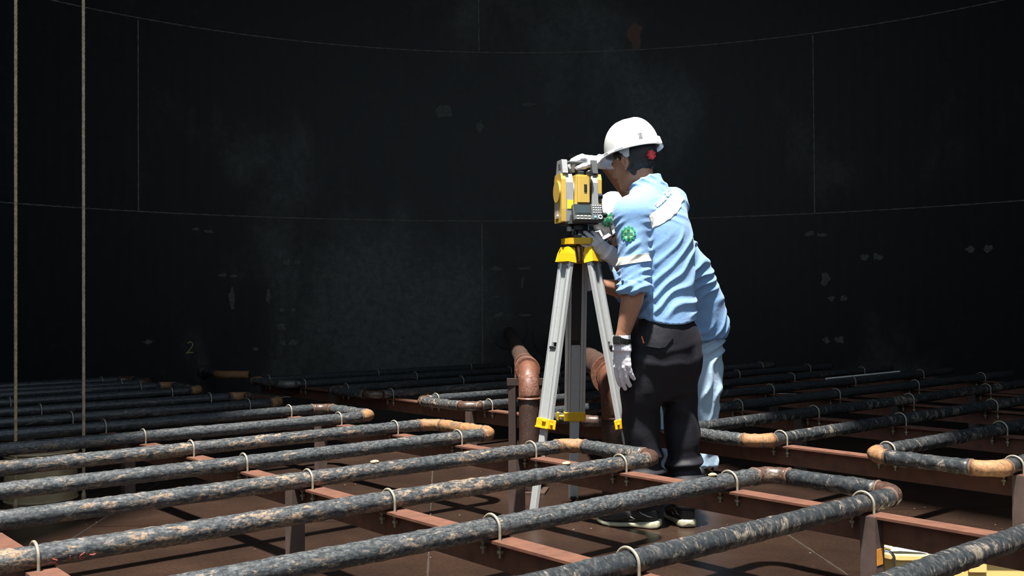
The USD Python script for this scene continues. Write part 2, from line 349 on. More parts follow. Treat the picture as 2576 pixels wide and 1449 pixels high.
for iy in range(-2, 4):
    L = sg.LineString([np.array(P0) + d2 * iy * W - d1 * 12, np.array(P0) + d2 * iy * W + d1 * 12]).intersection(sg.Point(*TC).buffer(TR - .05))
    if L.is_empty: continue
    a, b = L.coords[0], L.coords[-1]
    pts = line((*a, 0.0005), (*b, 0.0005), 0.05)
    part(fl, 'weld_bead', sweep(pts, 0.004 * (1 + .3 * rng.standard_normal(len(pts)).clip(-1, 1)), 6), 'floor_weld')

# ---------------------------------------------------------------- heating coil: supports, pipes, U-bolts
BT, RP = 0.316, 0.0300
AX = BT + RP
KK = {6: 6.05, 7: 7.1, 8: 8.12, 9: 9.25, 10: 10.5, 11: 11.65, 12: 12.4, 13: 13.3}
def vk(k): return 1.708 + 0.5252 * KK.get(k, k)
def uj(j): return 0.755 + 1.0802 * j
def half(v, r=TR): return math.sqrt(max(0, r * r - (v - TC[1]) ** 2))
UL, UR = 3.158, 3.838
ordn = ['front', 'second', 'third', 'fourth', 'fifth', 'sixth', 'seventh', 'eighth', 'ninth', 'tenth', 'eleventh', 'twelfth', 'thirteenth', 'fourteenth', 'fifteenth', 'sixteenth']

def angle_iron(L0, L1, w=0.075, t=0.008):
    """rolled profile along y from L0 to L1: flange on top, web below just behind the bolt line; origin on top at the bolt line"""
    prof = sg.Polygon([(-.024, 0), (.051, 0), (.051, -t), (.018, -t), (.018, -w * 1.2), (.018 - t, -w * 1.2), (.018 - t, -t), (-.024, -t)])
    m = extrude(prof, L1 - L0)
    T = np.array([[1, 0, 0, 0], [0, 0, -1, 0], [0, 1, 0, 0], [0, 0, 0, 1.0]])   # extrude z -> -y ; profile y -> z
    m.apply_transform(T); m.apply_translation((0, L1, 0)); 
    return m
def post_iron(w=0.052, t=0.007):
    prof = sg.Polygon([(0, 0), (w, 0), (w, t), (t, t), (t, w), (0, w)])
    return extrude(prof, BT - .001)
LB = {0: 'nearest the camera at the left edge', 1: 'crossing under the left pipes in the middle', 2: 'just in front of the walkway under the left pipe ends',
      3: 'just behind the walkway under the right pipe ends', 4: 'second under the right pipes, behind the walkway', 5: 'third under the right pipes', 6: 'fourth under the right pipes, far back', 7: 'last under the right pipes, close to the far wall'}
for j in range(-1, 8):
    u = uj(j); hv = half(0) if False else math.sqrt(TR ** 2 - (u - TC[0]) ** 2) - .12
    v0, v1 = max(0.5, TC[1] - hv), TC[1] + hv
    v1 = min(v1, vk(13) + .15 if j < 3 else vk(11) + .15)
    if j < 0: v0 = max(v0, 2.4)
    b = thing('support_beam', 'red-oxide angle beam ' + (LB[j] if j >= 0 else 'farthest to the left beyond the picture edge'), 'beam', (u, 0, BT))
    part(b, 'angle', angle_iron(v0, v1), 'beam_red_oxide', smooth=False)
    for v in np.arange(1.65, v1 - .1, 1.69):
        if v < v0: continue
        p = post_iron(); p.apply_translation((-0.034, v, -BT))
        part(b, 'post', p, 'post_brown', smooth=False)
    if j == 2:
        q = box((-.010, 1.6495, -.125), (.034, .002, .05)); part(b, 'paint_dab', moved(q), 'orange_paint', smooth=False, label='orange paint dab on the post')

# U-bolt prototype: origin on the pipe axis
def hexnut(r, h, at):
    m = trimesh.creation.cylinder(radius=r, height=h, sections=6); m.apply_translation(at); return m
UB_R = RP + 0.0072
ub_path = [(0, -UB_R, -RP - .05)] + [(0, -UB_R, -.004)] + [(0, -UB_R * math.cos(a), UB_R * math.sin(a)) for a in np.linspace(.15, np.pi - .15, 15)] + [(0, UB_R, -.004), (0, UB_R, -RP - .05)]
ub_first = None
def u_bolt(k, j, bank):
    global ub_first
    if bank == 'left' and k < 0 or (bank == 'right' and k < -1): return
    who = f'{ordn[k]} left-hand pipe' if bank == 'left' else f'{ordn[k]} right-hand pipe'
    bm = {0: 'by the left picture edge', 1: 'at the middle beam', 2: 'beside the walkway', 3: 'beside the walkway', 4: 'at its second beam', 5: 'at its third beam', 6: 'at its fourth beam', 7: 'at its farthest beam'}[j]
    lab = f'pale u-bolt on the {who} {bm}'
    loc = (uj(j) + rng.uniform(-.006, .006), vk(k), AX)
    if ub_first is None:
        t = thing('u_bolt', lab, 'u-bolt', loc, 0, 'u-bolts holding the heating pipes to the beams')
        part(t, 'rod', sweep(ub_path, .0043, 10), 'u_bolt_zinc', smooth=60)
        for s in (-1, 1):
            part(t, 'nut', hexnut(.0095, .009, (0, s * UB_R, -RP - .0135)), 'u_bolt_zinc', smooth=False)
            part(t, 'nut', hexnut(.0095, .009, (0, s * UB_R, -RP - .032)), 'u_bolt_zinc', smooth=False)
        ub_first = t
    else: copy_of(ub_first, 'u_bolt', lab, loc)

def arc(c, a, b, n=9):
    """quarter circle from c+a to c+b (a, b perpendicular vectors)"""
    c, a, b = map(np.asarray, (c, a, b)); t = np.linspace(0, np.pi / 2, n)
    return c + np.cos(t)[:, None] * a + np.sin(t)[:, None] * b
RB = 0.088
def ring(p, axis, r=RP, w=.006, h=.004):
    m = lathe([(r - .002, -w), (r + h * .6, -w * .6), (r + h, 0), (r + h * .6, w * .6), (r - .002, w)], 20)
    m.apply_transform(trimesh.geometry.align_vectors([0, 0, 1], axis)); m.apply_translation(p); return m
def hairpin(k, bank, mats, label):
    va, vb = vk(k), vk(k + 1); s = 1 if bank == 'left' else -1; ue = UL if bank == 'left' else UR
    t = thing('heating_pipe', label, 'pipe', (0, 0, 0))
    for n, v in ((0, va), (1, vb)):
        far = (TC[0] - half(v) + .12) if bank == 'left' else (TC[0] + half(v) - .75)
        if bank == 'left': far = max(far, -2.2)
        near = ue - s * RB
        P = line((far, v, AX), (near, v, AX), 0.014 if (bank == 'left' and k < 6) or k < 3 else 0.035)
        sag = 0.002 * np.sin(P[:, 0] * 1.9 + k * 2.1 + n); P[:, 2] += sag * 0.6; P[:, 1] += sag
        P[-1] = (near, v, AX)
        part(t, 'pipe', sweep(P, RP, 20 if k < 6 else 14, rough=.0014 if k < 8 else .0012, seed=k * 5 + n), mats[n], smooth=True)
        if bank == 'right' or True:
            part(t, 'weld_ring', ring((near - s * .002, v, AX), (1, 0, 0)), 'weld_rust')
    ea = arc((ue - s * RB, va + RB, AX), (0, -RB, 0), (s * RB, 0, 0))
    eb = arc((ue - s * RB, vb - RB, AX), (s * RB, 0, 0), (0, RB, 0))
    part(t, 'elbow', sweep(ea, RP * 1.02, 20, rough=.002, seed=k), mats[2], smooth=True)
    part(t, 'elbow', sweep(eb, RP * 1.02, 20, rough=.002, seed=k + 1), mats[3], smooth=True)
    part(t, 'cross_pipe', sweep(line((ue, va + RB, AX), (ue, vb - RB, AX), .02), RP, 20, rough=.0025, seed=k + 2), mats[4], smooth=True)
    part(t, 'weld_ring', ring((ue, va + RB, AX), (0, 1, 0)), 'weld_rust'); part(t, 'weld_ring', ring((ue, vb - RB, AX), (0, 1, 0)), 'weld_rust')
    return t
PP, PW, PC, PD, EO, EB, EG = 'pipe_paint', 'pipe_paint_worn', 'pipe_paint_clean', 'pipe_paint_drips', 'elbow_ochre', 'elbow_brown', 'elbow_grey'
hairpin(-2, 'left', (PP, PD, EB, EB, PP), 'black heating pipe cut by the bottom right corner, nearest to the camera')
hairpin(0, 'left', (PD, PP, EB, EB, PD), 'front black heating pipe loop with a brown end just right of the standing worker')
hairpin(2, 'left', (PW, PW, EB, EO, PP), 'second black heating pipe loop from the front, ending at the standing worker')
hairpin(4, 'left', (PP, PW, EO, EO, EO), 'third heating pipe loop of the left coil, its whole bend ochre with rust')
hairpin(6, 'left', (PP, PC, EO, EB, PP), 'fourth heating pipe loop of the left coil, with an ochre crust on its rounded tip')
hairpin(8, 'left', (PC, PC, EO, EO, EB), 'fifth heating pipe loop of the left coil, left of the middle, ochre bend')
hairpin(10, 'left', (PC, PC, EO, EO, PP), 'far heating pipe loop of the left coil with two ochre bends')
hairpin(12, 'left', (PC, PC, EB, EB, PC), 'farthest dark heating pipe loop of the left coil by the wall')
hairpin(0, 'right', (PD, PD, EO, EO, PD), 'front heating pipe loop of the right coil, bright ochre bends at the right edge')
hairpin(2, 'right', (PD, PD, EO, EB, PP), 'second heating pipe loop of the right coil, ochre bend right of the workers')
hairpin(4, 'right', (PC, PC, EB, EB, PP), 'third heating pipe loop of the right coil behind the bending worker')
hairpin(6, 'right', (PC, PC, EB, EB, PP), 'right coil pipe loop with a brown bend left of the slimmer rusty upright pipe')
hairpin(8, 'right', (PP, PC, EB, EB, PP), 'right coil pipe loop with a dark bend behind the ochre left pipe tips')
hairpin(10, 'right', (PC, PC, EG, EO, PP), 'far heating pipe loop of the right coil with a tan bend near the wall')
for k in range(0, 14):
    for j in range(0, 3):
        if TC[0] - half(vk(k)) + .2 < uj(j) < UL and not (j == 0 and k < 1): u_bolt(k, j, 'left')
for k in range(0, 12):
    for j in range(3, 8):
        if uj(j) < TC[0] + half(vk(k)) - .8: u_bolt(k, j, 'right')
# red chalk figures beside the left U-bolt on the third pipe
def chalk(pts, u0, k):
    v = vk(k); P = []
    for du, dz in pts:
        a = math.asin(max(-1, min(1, (dz) / RP))); P.append((u0 + du, v - (RP + .002) * math.cos(a), AX + (RP + .002) * math.sin(a)))
    return sweep(np.array(P), .0016, 5)
ck = thing('chalk_figures', 'small red chalk figures 16 on the third pipe beside the u-bolt at the left edge', 'writing')
for pts in ([(.02, -.006), (.03, -.010), (.022, -.016), (.032, -.02)], [(.062, -.004), (.062, -.012), (.0625, -.020)], [(.098, -.002), (.088, -.008), (.086, -.016), (.094, -.02), (.1, -.015), (.09, -.013)], [(.112, -.010), (.118, -.012), (.126, -.010)]):
    part(ck, 'stroke', chalk(pts, uj(0) + .02, 2), 'red_chalk')
# ---------------------------------------------------------------- wire ropes hanging in front of the left wall
def rope(u, v, label):
    t = thing('wire_rope', label, 'rope', (u, v, 0))
    z = np.arange(0.05, 5.6, 0.008)
    for s in range(4):
        a = z * 2 * np.pi / 0.085 + s * np.pi / 2
        part(t, 'strand', sweep(np.stack([.0042 * np.cos(a), .0042 * np.sin(a), z], 1), .0040, 6), 'rope_wire', smooth=True)
    part(t, 'end_ferrule', lathe([(0, 0), (.011, 0), (.011, .05), (.008, .056), (0, .056)], 14, at=(0, 0, .0)), 'rope_wire')
rope(1.345, 5.19, 'left brown wire rope hanging straight down at the picture edge')
rope(1.657, 5.19, 'right of the two brown wire ropes hanging in front of the dark wall')

dr = thing('drum', 'squat round tan drum standing under the left pipes with a flat lid', 'drum', (1.535, 5.46, 0))
part(dr, 'body', lathe([(0, 0), (.17, 0), (.175, .01), (.17, .02), (.17, .225), (.175, .232), (.17, .24), (0, .24)], 40), 'drum_tan')
part(dr, 'lid', lathe([(0, .24), (.175, .24), (.18, .246), (.175, .254), (.16, .254), (.155, .25), (0, .25)], 40), 'drum_tan')
st = sweep([(1.52, 5.36, .259), (1.56, 5.335, .259), (1.61, 5.33, .259)], .006, 8)
single('plastic_stick', st, 'white_stick', 'short white plastic stick lying on the tan drum lid', 'stick')

# ---------------------------------------------------------------- two rusty pipes coming out of the wall and bending down
def riser(u, v, z, r, deg, wz, label, collar, clamp=False):
    w = on_wall(deg, wz, TR - .01); e = np.array([u, v, z]); d = (w - e); d[2] = 0; L = np.linalg.norm(d); d /= L
    t = thing('riser_pipe', label, 'pipe')
    RBn = r * 2.6; s = e + d * RBn; s[2] = z; w2 = np.array([w[0], w[1], z + (wz - z)])
    part(t, 'pipe', sweep(line(s + d * r * .4, w2, .06), r, 28, rough=.002, seed=3), 'riser_dark', smooth=True, label='dark brown horizontal run')
    part(t, 'elbow', sweep(arc(s - [0, 0, RBn], (0, 0, RBn), -d * RBn, 14), r * 1.02, 28, rough=.0015, seed=4), 'riser_rust', smooth=True, label='red-rusted elbow')
    low = s - [0, 0, RBn] - d * RBn
    part(t, 'pipe', sweep(line(low, (low[0], low[1], 0.0), .04), r, 28, rough=.002, seed=5), 'riser_dark', smooth=True)
    part(t, 'weld_ring', ring(low, (0, 0, 1), r * 1.02, .008, .007), 'riser_rust')
    for q, h in collar:
        c = s + d * q; m = lathe([(r - .002, -.012), (r + h, -.012), (r + h + .003, -.006), (r + h + .003, .006), (r + h, .012), (r - .002, .012)], 36)
        m.apply_transform(trimesh.geometry.align_vectors([0, 0, 1], d)); m.apply_translation(c); part(t, 'collar', m, 'riser_rust')
    part(t, 'base_plate', box((low[0], low[1], .006), (r * 3.4, r * 3.4, .012), 40), 'riser_dark', smooth=False)
    return t, s, d, low
RISER1 = riser(3.495, 3.945, .622, .053, 52.5, .655, 'slimmer rusty pipe from the wall bending down to the floor left of the tripod', [(.03, .012), (.55, .006)])
RISER2 = riser(3.645, 3.462, .605, .074, 47.3, .60, 'thicker rusty pipe from the wall bending down behind the tripod', [(.06, .032), (-.02, .010)])
# stand beside the slimmer pipe
_s, _d = RISER1[1], RISER1[2]
bq = thing('pipe_stand', 'dark angle-steel pipe stand under the slimmer rusty wall pipe', 'stand', (0, 0, 0))
c0 = _s + _d * .16; side = np.array([-_d[1], _d[0], 0])
for sgn in (1, -1):
    c = c0 + side * .08 * sgn; part(bq, 'upright', box((c[0], c[1], .265), (.04, .04, .53), 40), 'stand_dark', smooth=False)
part(bq, 'saddle', box((c0[0], c0[1], .548), (.05, .22, .036), math.degrees(math.atan2(_d[1], _d[0]))), 'stand_dark', smooth=False)
pts = [c0 + side * .062 * math.cos(a) + np.array([0, 0, (.622 - c0[2]) + .062 * math.sin(a)]) for a in np.linspace(0, np.pi, 13)]
pts = [c0 + side * .062 + np.array([0, 0, .566 - c0[2]])] + pts + [c0 - side * .062 + np.array([0, 0, .566 - c0[2]])]
part(bq, 'clamp_rod', sweep(pts, .006, 8), 'weld_rust')

# crumbs of fallen scale lying on pipes
for n, (u, v, lab) in enumerate([(2.63, 2.7584, 'small orange crumb of scale lying on the third pipe'), (2.83, 2.2332, 'orange crumb of scale on the second pipe in front of the standing worker'), (2.12, 3.2836, 'ochre scale crumb on the fourth pipe')]):
    m = trimesh.creation.icosphere(2, 1.0); m.vertices *= (1 + .35 * np.asarray(meshkit.noise(m.vertices * 1.7 + n)))[:, None] * [.016, .011, .006]
    m.apply_translation((u, v, AX + RP + .004)); single('scale_crumb', m, 'crumb_tan', lab, 'crumb')

# ---------------------------------------------------------------- open instrument case on the floor, bottom right
plain('case_yellow', (0.70, 0.52, 0.19), 0.45, vary=0.06, scale=6.0)
plain('foam_grey', (0.30, 0.32, 0.34), 0.95, bump=0.8, scale=60.0, vary=0.3)
plain('paper_white', (0.85, 0.83, 0.82), 0.7); plain('paper_red', (0.65, 0.12, 0.12), 0.7)
plain('chrome', (0.75, 0.76, 0.78), 0.22, metallic=1.0, vary=0.05)
CLOC = (3.530, 1.712, 0)
CASE = thing('instrument_case', 'open yellow instrument case with grey foam lying on the floor at the bottom right', 'case', CLOC, -44)
def rbox(w, d, h, r, z0=0, n=6, taper=0.0):
    lo = sg.box(-w / 2 + r, -d / 2 + r, w / 2 - r, d / 2 - r).buffer(r, n)
    m = extrude(lo, h); v = m.vertices.copy(); k = 1 - taper * (1 - v[:, 2] / h); v[:, :2] *= k[:, None]; v[:, 2] += z0; m.vertices = v; return m
def tray(w, d, h, r, t, z0=0):
    o = sg.box(-w / 2 + r, -d / 2 + r, w / 2 - r, d / 2 - r).buffer(r, 6); i = o.buffer(-t)
    a = extrude(o.difference(i), h); a.apply_translation((0, 0, z0)); b = extrude(o, t); b.apply_translation((0, 0, z0)); return cat([a, b])
CW, CD, CHt = .56, .26, .10
part(CASE, 'tray', tray(CW, CD, CHt, .05, .012), 'case_yellow')
part(CASE, 'foam', moved(rbox(CW - .03, CD - .03, .068, .04), t=(0, 0, .0125)), 'foam_grey')
rim = sg.box(-CW / 2 + .05, -CD / 2 + .05, CW / 2 - .05, CD / 2 - .05).buffer(.06, 6); rim = rim.difference(rim.buffer(-.03))
rm_ = extrude(rim, .014); rm_.apply_translation((0, 0, CHt - .004)); part(CASE, 'rim', rm_, 'case_yellow')
hd = [(-CW / 2 + .03, -.02, CHt + .006), (-CW / 2 + .05, .01, CHt + .022), (-CW / 2 + .10, .02, CHt + .028), (-CW / 2 + .16, .005, CHt + .022), (-CW / 2 + .18, -.02, CHt + .004)]
part(CASE, 'carry_strap', sweep(np.array(hd), .02, 8, squash=(1.0, .3)), 'case_yellow')
lid = tray(CW, CD, .07, .05, .012); lid.apply_translation((CW + .02, 0, 0)); part(CASE, 'lid', lid, 'case_yellow')
part(CASE, 'lid_foam', moved(rbox(CW - .03, CD - .03, .035, .04), t=(CW + .02, 0, .0125)), 'foam_grey')
for x in (.02, .21):
    part(CASE, 'latch', box((x, -CD / 2 - .008, CHt - .02), (.06, .014, .05), bevel=.004), 'case_yellow')
hk = [(-CW / 2 - .033, -.14, .075)] + [(-CW / 2 - .005 - .028 * math.cos(a), -.10 - .04, .098 + .03 * math.sin(a)) for a in np.linspace(0, np.pi, 9)] + [(-CW / 2 + .023, -.14, .07)]
part(CASE, 'hook', sweep(np.array(hk), .005, 8), 'chrome'); part(CASE, 'hook_swivel', lathe([(0, 0), (.009, .004), (.011, .02), (.006, .035), (0, .036)], 12, at=(-CW / 2 + .023, -.14, .036)), 'chrome')
cl = np.array([[x, y, .094 + .009 * math.sin(31 * x + 43 * y) + .006 * math.cos(71 * x - 20 * y)] for x in np.linspace(-.09, -.02, 9) for y in np.linspace(-.06, .05, 9)])
fq = []
for i in range(8):
    for j in range(8): a = i * 9 + j; fq += [[a, a + 9, a + 10], [a, a + 10, a + 1]]
up_ = tm(cl, fq); dn = tm(cl - [0, 0, .004], np.array(fq)[:, ::-1])
cloth = cat([up_, dn]); T = CASE; R28 = rot([0, 0, 1], -44)
single('wiping_cloth', moved(cloth, R28, CLOC), 'paper_white', 'crumpled white cloth lying on the grey foam of the yellow case', 'cloth')
single('red_tag', moved(box((-.055, -.09, .090), (.035, .03, .008), 20, .002), R28, CLOC), 'paper_red', 'small red tag beside the white cloth in the yellow case', 'tag')
single('plastic_strip', sweep(line((6.88, 4.334, AX + RP + .007), (7.98, 4.334, AX + RP + .008), .05), .007, 8), 'white_stick', 'thin white strip lying lengthwise on a dark pipe far back at the right', 'strip')
# short pipe stub that leaves the far wall between the two coils and turns to the right
sb_ = thing('wall_pipe_stub', 'short dark pipe stub with an ochre bend coming out of the far wall', 'pipe')
part(sb_, 'pipe', sweep(line((4.300, 9.79, .30), (4.262, 9.42, .30), .04), .036, 18, rough=.001, seed=9), 'pipe_paint_clean', smooth=True)
P_ = np.array([(4.262, 9.42, .30), (4.257, 9.36, .30), (4.265, 9.30, .30), (4.29, 9.25, .30), (4.33, 9.205, .30), (4.39, 9.15, .30), (4.45, 9.10, .30)])
part(sb_, 'elbow', sweep(P_, .038, 18, rough=.001, seed=10), 'elbow_ochre', smooth=True, label='ochre bend')
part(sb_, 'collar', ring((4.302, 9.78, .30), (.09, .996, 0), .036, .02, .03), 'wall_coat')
from scipy import sparse
# ---------------------------------------------------------------- signed-distance modelling for people and clothes
def caps(p, a, b, ra, rb):
    a, b = np.asarray(a, float), np.asarray(b, float); ab = b - a
    t = np.clip((p - a) @ ab / (ab @ ab + 1e-12), 0, 1)
    return np.linalg.norm(p - a - t[:, None] * ab, axis=1) - (ra + (rb - ra) * t)
def ellip(p, c, r, R=None):
    q = p - np.asarray(c, float)
    if R is not None: q = q @ R          # R columns: local axes
    r = np.asarray(r, float); k = np.linalg.norm(q / r, axis=1); k2 = np.linalg.norm(q / (r * r), axis=1) + 1e-9
    return k * (k - 1) / k2
def smin(a, b, k):
    h = np.clip(.5 + .5 * (b - a) / k, 0, 1)
    return b + (a - b) * h - k * h * (1 - h)
def chain(p, pts, k=0.02):
    d = None
    for (a, ra), (b, rb) in zip(pts[:-1], pts[1:]):
        e = caps(p, a, b, ra, rb); d = e if d is None else np.minimum(d, e)
    return d
def loft(p, st, L, Fd, e=2.0, grow=0.0):
    """stack of ellipses along z: rows (z, cx, cy, a along L, b along Fd)"""
    st = np.asarray(st, float); z = p[:, 2]
    from scipy.interpolate import PchipInterpolator
    zz = np.clip(z, st[0, 0], st[-1, 0]); I = PchipInterpolator(st[:, 0], st[:, 1:])(zz)
    q = p[:, :2] - I[:, :2]; u = np.abs(q @ L[:2]) / (I[:, 2] + grow); w = np.abs(q @ Fd[:2]) / (I[:, 3] + grow)
    d = ((u ** e + w ** e) ** (1 / e) - 1) * np.minimum(I[:, 2], I[:, 3])
    return np.maximum(d, np.maximum(st[0, 0] - z, z - st[-1, 0]))
def surfnet(f, lo, hi, h):
    lo, hi = np.asarray(lo, float), np.asarray(hi, float); n = np.ceil((hi - lo) / h).astype(int) + 1
    ax = [lo[i] + h * np.arange(n[i]) for i in range(3)]
    D = np.empty(n)
    Y, Z = np.meshgrid(ax[1], ax[2], indexing='ij'); yz = np.stack([Y.ravel(), Z.ravel()], 1)
    B = max(1, int(400000 / len(yz)))
    for i in range(0, n[0], B):
        xs = ax[0][i:i + B]; P = np.empty((len(xs) * len(yz), 3)); P[:, 0] = np.repeat(xs, len(yz)); P[:, 1:] = np.tile(yz, (len(xs), 1))
        D[i:i + B] = f(P).reshape(len(xs), n[1], n[2])
    D[0] = D[-1] = 1; D[:, 0] = D[:, -1] = 1; D[:, :, 0] = D[:, :, -1] = 1
    S = D < 0
    C = [(i, j, k) for i in (0, 1) for j in (0, 1) for k in (0, 1)]
    sl = lambda A, c: A[c[0]:n[0] - 1 + c[0], c[1]:n[1] - 1 + c[1], c[2]:n[2] - 1 + c[2]]
    cnt = sum(sl(S, c).astype(np.int8) for c in C)
    idx = np.argwhere((cnt > 0) & (cnt < 8)); num = -np.ones(n - 1, int); num[tuple(idx.T)] = np.arange(len(idx))
    acc = np.zeros((len(idx), 3)); w = np.zeros(len(idx))
    for a in C:
        for ax_ in range(3):
            if a[ax_]: continue
            b = list(a); b[ax_] = 1
            da, db = D[tuple((idx + a).T)], D[tuple((idx + b).T)]
            m = (da < 0) != (db < 0); t = da[m] / (da[m] - db[m]); q = (idx[m] + a).astype(float); q[:, ax_] += t
            acc[m] += q; w[m] += 1
    V = lo + h * acc / w[:, None]; Fs = []
    for ax_ in range(3):
        u, v = (ax_ + 1) % 3, (ax_ + 2) % 3
        s0 = [slice(1, -1)] * 3; s0[ax_] = slice(0, -1); s1 = list(s0); s1[ax_] = slice(1, None)
        A, Bq = S[tuple(s0)], S[tuple(s1)]
        e = np.argwhere(A != Bq); off = np.array([1, 1, 1]); off[ax_] = 0; base = e + off
        fl = A[tuple(e.T)]
        def g(du, dv):
            x = base.copy(); x[:, u] += du; x[:, v] += dv; return num[tuple(x.T)]
        q = np.stack([g(-1, -1), g(0, -1), g(0, 0), g(-1, 0)], 1)
        q[~fl] = q[~fl][:, ::-1]; Fs.append(q)
    q = np.vstack(Fs); return V, np.vstack([q[:, [0, 1, 2]], q[:, [0, 2, 3]]])
def gradn(f, p, e=2e-3):
    g = np.stack([f(p + [e, 0, 0]) - f(p - [e, 0, 0]), f(p + [0, e, 0]) - f(p - [0, e, 0]), f(p + [0, 0, e]) - f(p - [0, 0, e])], 1)
    return g / (np.linalg.norm(g, axis=1, keepdims=True) + 1e-12)
def skin_mesh(f, lo, hi, h, fold=None, taubin=4):
    m = tm(*surfnet(f, lo, hi, h))
    if taubin:                                   # shrink-free smoothing, each vertex kept within 1.2 cells of where it was
        v0 = np.array(m.vertices); F_ = np.array(m.faces); n_ = len(v0); v = v0.copy()
        e = np.vstack([F_[:, [0, 1]], F_[:, [1, 2]], F_[:, [2, 0]]]); e = np.vstack([e, e[:, ::-1]])
        A_ = sparse.csr_matrix((np.ones(len(e)), (e[:, 0], e[:, 1])), (n_, n_)); A_.data[:] = 1; dg = np.maximum(np.asarray(A_.sum(1)).ravel(), 1)[:, None]
        for it in range(taubin * 2): v = v + (.5 if it % 2 == 0 else -.52) * (A_ @ v / dg - v)
        m.vertices = v0 + np.clip(v - v0, -1.2 * h, 1.2 * h)
    if fold is not None:
        v = np.array(m.vertices); m.vertices = v + gradn(f, v) * fold(v)[:, None]
    return m
def drape(f, fold, pts, direction, lift, far=0.5, steps=40):
    """drops points along direction onto the (folded) surface of f"""
    d = np.asarray(direction, float); d = np.broadcast_to(d / np.linalg.norm(d, axis=-1, keepdims=True), pts.shape)
    p = pts - d * far
    for _ in range(steps): p = p + d * (np.clip(f(p), -.05, .05) * .85)[:, None]
    n = gradn(f, p)
    return p + n * ((fold(p) if fold is not None else 0) + lift)[:, None]
def patch(f, fold, grid, direction, th=.0022, bot=-.002):
    """closed sheet draped on f; grid (n,m,3); direction (3,) or (n,m,3)"""
    n, m = grid.shape[:2]; g = grid.reshape(-1, 3); d = np.asarray(direction, float); d = d.reshape(-1, 3) if d.ndim == 3 else d
    a = drape(f, fold, g, d, np.full(len(g), th)); b = drape(f, fold, g, d, np.full(len(g), bot))
    i, j = np.meshgrid(np.arange(n - 1), np.arange(m - 1), indexing='ij'); k = i * m + j
    q = np.stack([k, k + m, k + m + 1, k + 1], -1).reshape(-1, 4); N = n * m
    rim = np.concatenate([np.arange(m), m - 1 + m * np.arange(1, n), (n - 1) * m + np.arange(m - 2, -1, -1), m * np.arange(n - 2, 0, -1)])
    r2 = np.roll(rim, -1); side = np.stack([rim, r2, r2 + N, rim + N], 1)
    Q = np.vstack([q, q[:, ::-1] + N, side[:, ::-1]])
    t = tm(np.vstack([a, b]), np.vstack([Q[:, [0, 1, 2]], Q[:, [0, 2, 3]]])); t.fix_normals(); return t
def drape_poly(f, fold, poly, o, ux, uy, direction, th=.003, step=.006):
    """a flat outline laid on the surface: poly in metres in the plane o + x ux + y uy"""
    def dens(r):
        c = np.array(r.coords); out = []
        for a, b in zip(c[:-1], c[1:]):
            k = max(1, int(np.linalg.norm(b - a) / step)); out += [a + (b - a) * t / k for t in range(k)]
        return out
    ms = []
    for g in (poly.geoms if hasattr(poly, 'geoms') else [poly]):
        if g.area < 1e-7: continue
        x0, y0, x1, y1 = g.bounds; cells = []
        for cx_ in np.arange(x0, x1, step):
            for cy_ in np.arange(y0, y1, step):
                q = g.intersection(sg.box(cx_, cy_, cx_ + step, cy_ + step))
                for w in (q.geoms if hasattr(q, 'geoms') else [q]):
                    if w.geom_type == 'Polygon' and w.area > 1e-8: cells.append(trimesh.creation.extrude_polygon(w, 1.0))
        m = cat(cells); v = np.array(m.vertices); P = np.asarray(o) + v[:, :1] * np.asarray(ux) + v[:, 1:2] * np.asarray(uy)
        m.vertices = drape(f, fold, P, direction, np.where(v[:, 2] > .5, th, -.001)); m.fix_normals(); ms.append(m)
    return cat(ms)
def unit(v): v = np.asarray(v, float); return v / np.linalg.norm(v)
def basis(fwd, upish):
    """columns: forward, left, up"""
    f = unit(fwd); l = unit(np.cross(upish, f)); return np.stack([f, l, np.cross(f, l)], 1)
def ridge(x, w=.2): return np.exp(-((x - np.round(x)) / w) ** 2)     # sharp crest at every whole number

# ---- cloth, skin and gear materials
def cloth(name, col, rough=.85, scale=420.0, vary=.1, sheen=.15, spec=.25):
    c = np.array(col)
    mat(name, {'tc': ('texture_coordinate', {}), 'n': ('noise_texture', {'scale': scale, 'detail': 2.0}), 'n2': ('noise_texture', {'scale': 5.0, 'detail': 4.0}),
               'a': ('math', {'math_type': 'multiply_add', 'value2': .35}), 'r': ('rgb_ramp', {'ramp': [(0.4, tuple(c * (1 - vary))), (0.95, tuple(np.minimum(1, c * (1 + vary))))]}),
               'n3': ('noise_texture', {'scale': 24.0, 'detail': 3.0, 'distortion': .8}), 'ad': ('math', {'math_type': 'multiply_add', 'value2': .12}), 'b': ('bump', {'strength': .16, 'distance': .012}),
               'p': ('principled_bsdf', {'roughness': rough, 'specular_ior_level': spec, 'sheen_weight': sheen})},
        [('tc.object', 'n.vector'), ('tc.object', 'n2.vector'), ('tc.object', 'n3.vector'), ('n2.fac', 'a.value1'), ('n.fac', 'a.value3'), ('a.value', 'r.fac'), ('r.color', 'p.base_color'),
         ('n.fac', 'ad.value1'), ('n3.fac', 'ad.value3'), ('ad.value', 'b.height'), ('b.normal', 'p.normal')])
cloth('shirt_blue', (.185, .335, .575))
cloth('trousers_charcoal', (.0095, .0095, .0135), sheen=.02, rough=.6, spec=.2)
cloth('trousers_pale_blue', (.36, .50, .64))
cloth('glove_white', (.60, .59, .64), scale=900.0)
cloth('reflective_white', (.86, .86, .85), rough=.5)
cloth('reflective_cream', (.70, .69, .60), rough=.55)
plain('skin', (.36, .175, .105), .55, vary=.08, scale=30.0, subsurface_weight=.08, subsurface_radius=(.01, .004, .002))
plain('hair_black', (.012, .011, .011), .55, bump=.6, scale=220.0)
plain('helmet_white', (.58, .59, .585), .32, vary=.02, scale=5.0)
plain('helmet_grey', (.55, .56, .56), .5, vary=.03)
plain('knob_red', (.62, .035, .045), .4, vary=.05)
plain('emblem_green', (.012, .27, .12), .7, vary=.05)
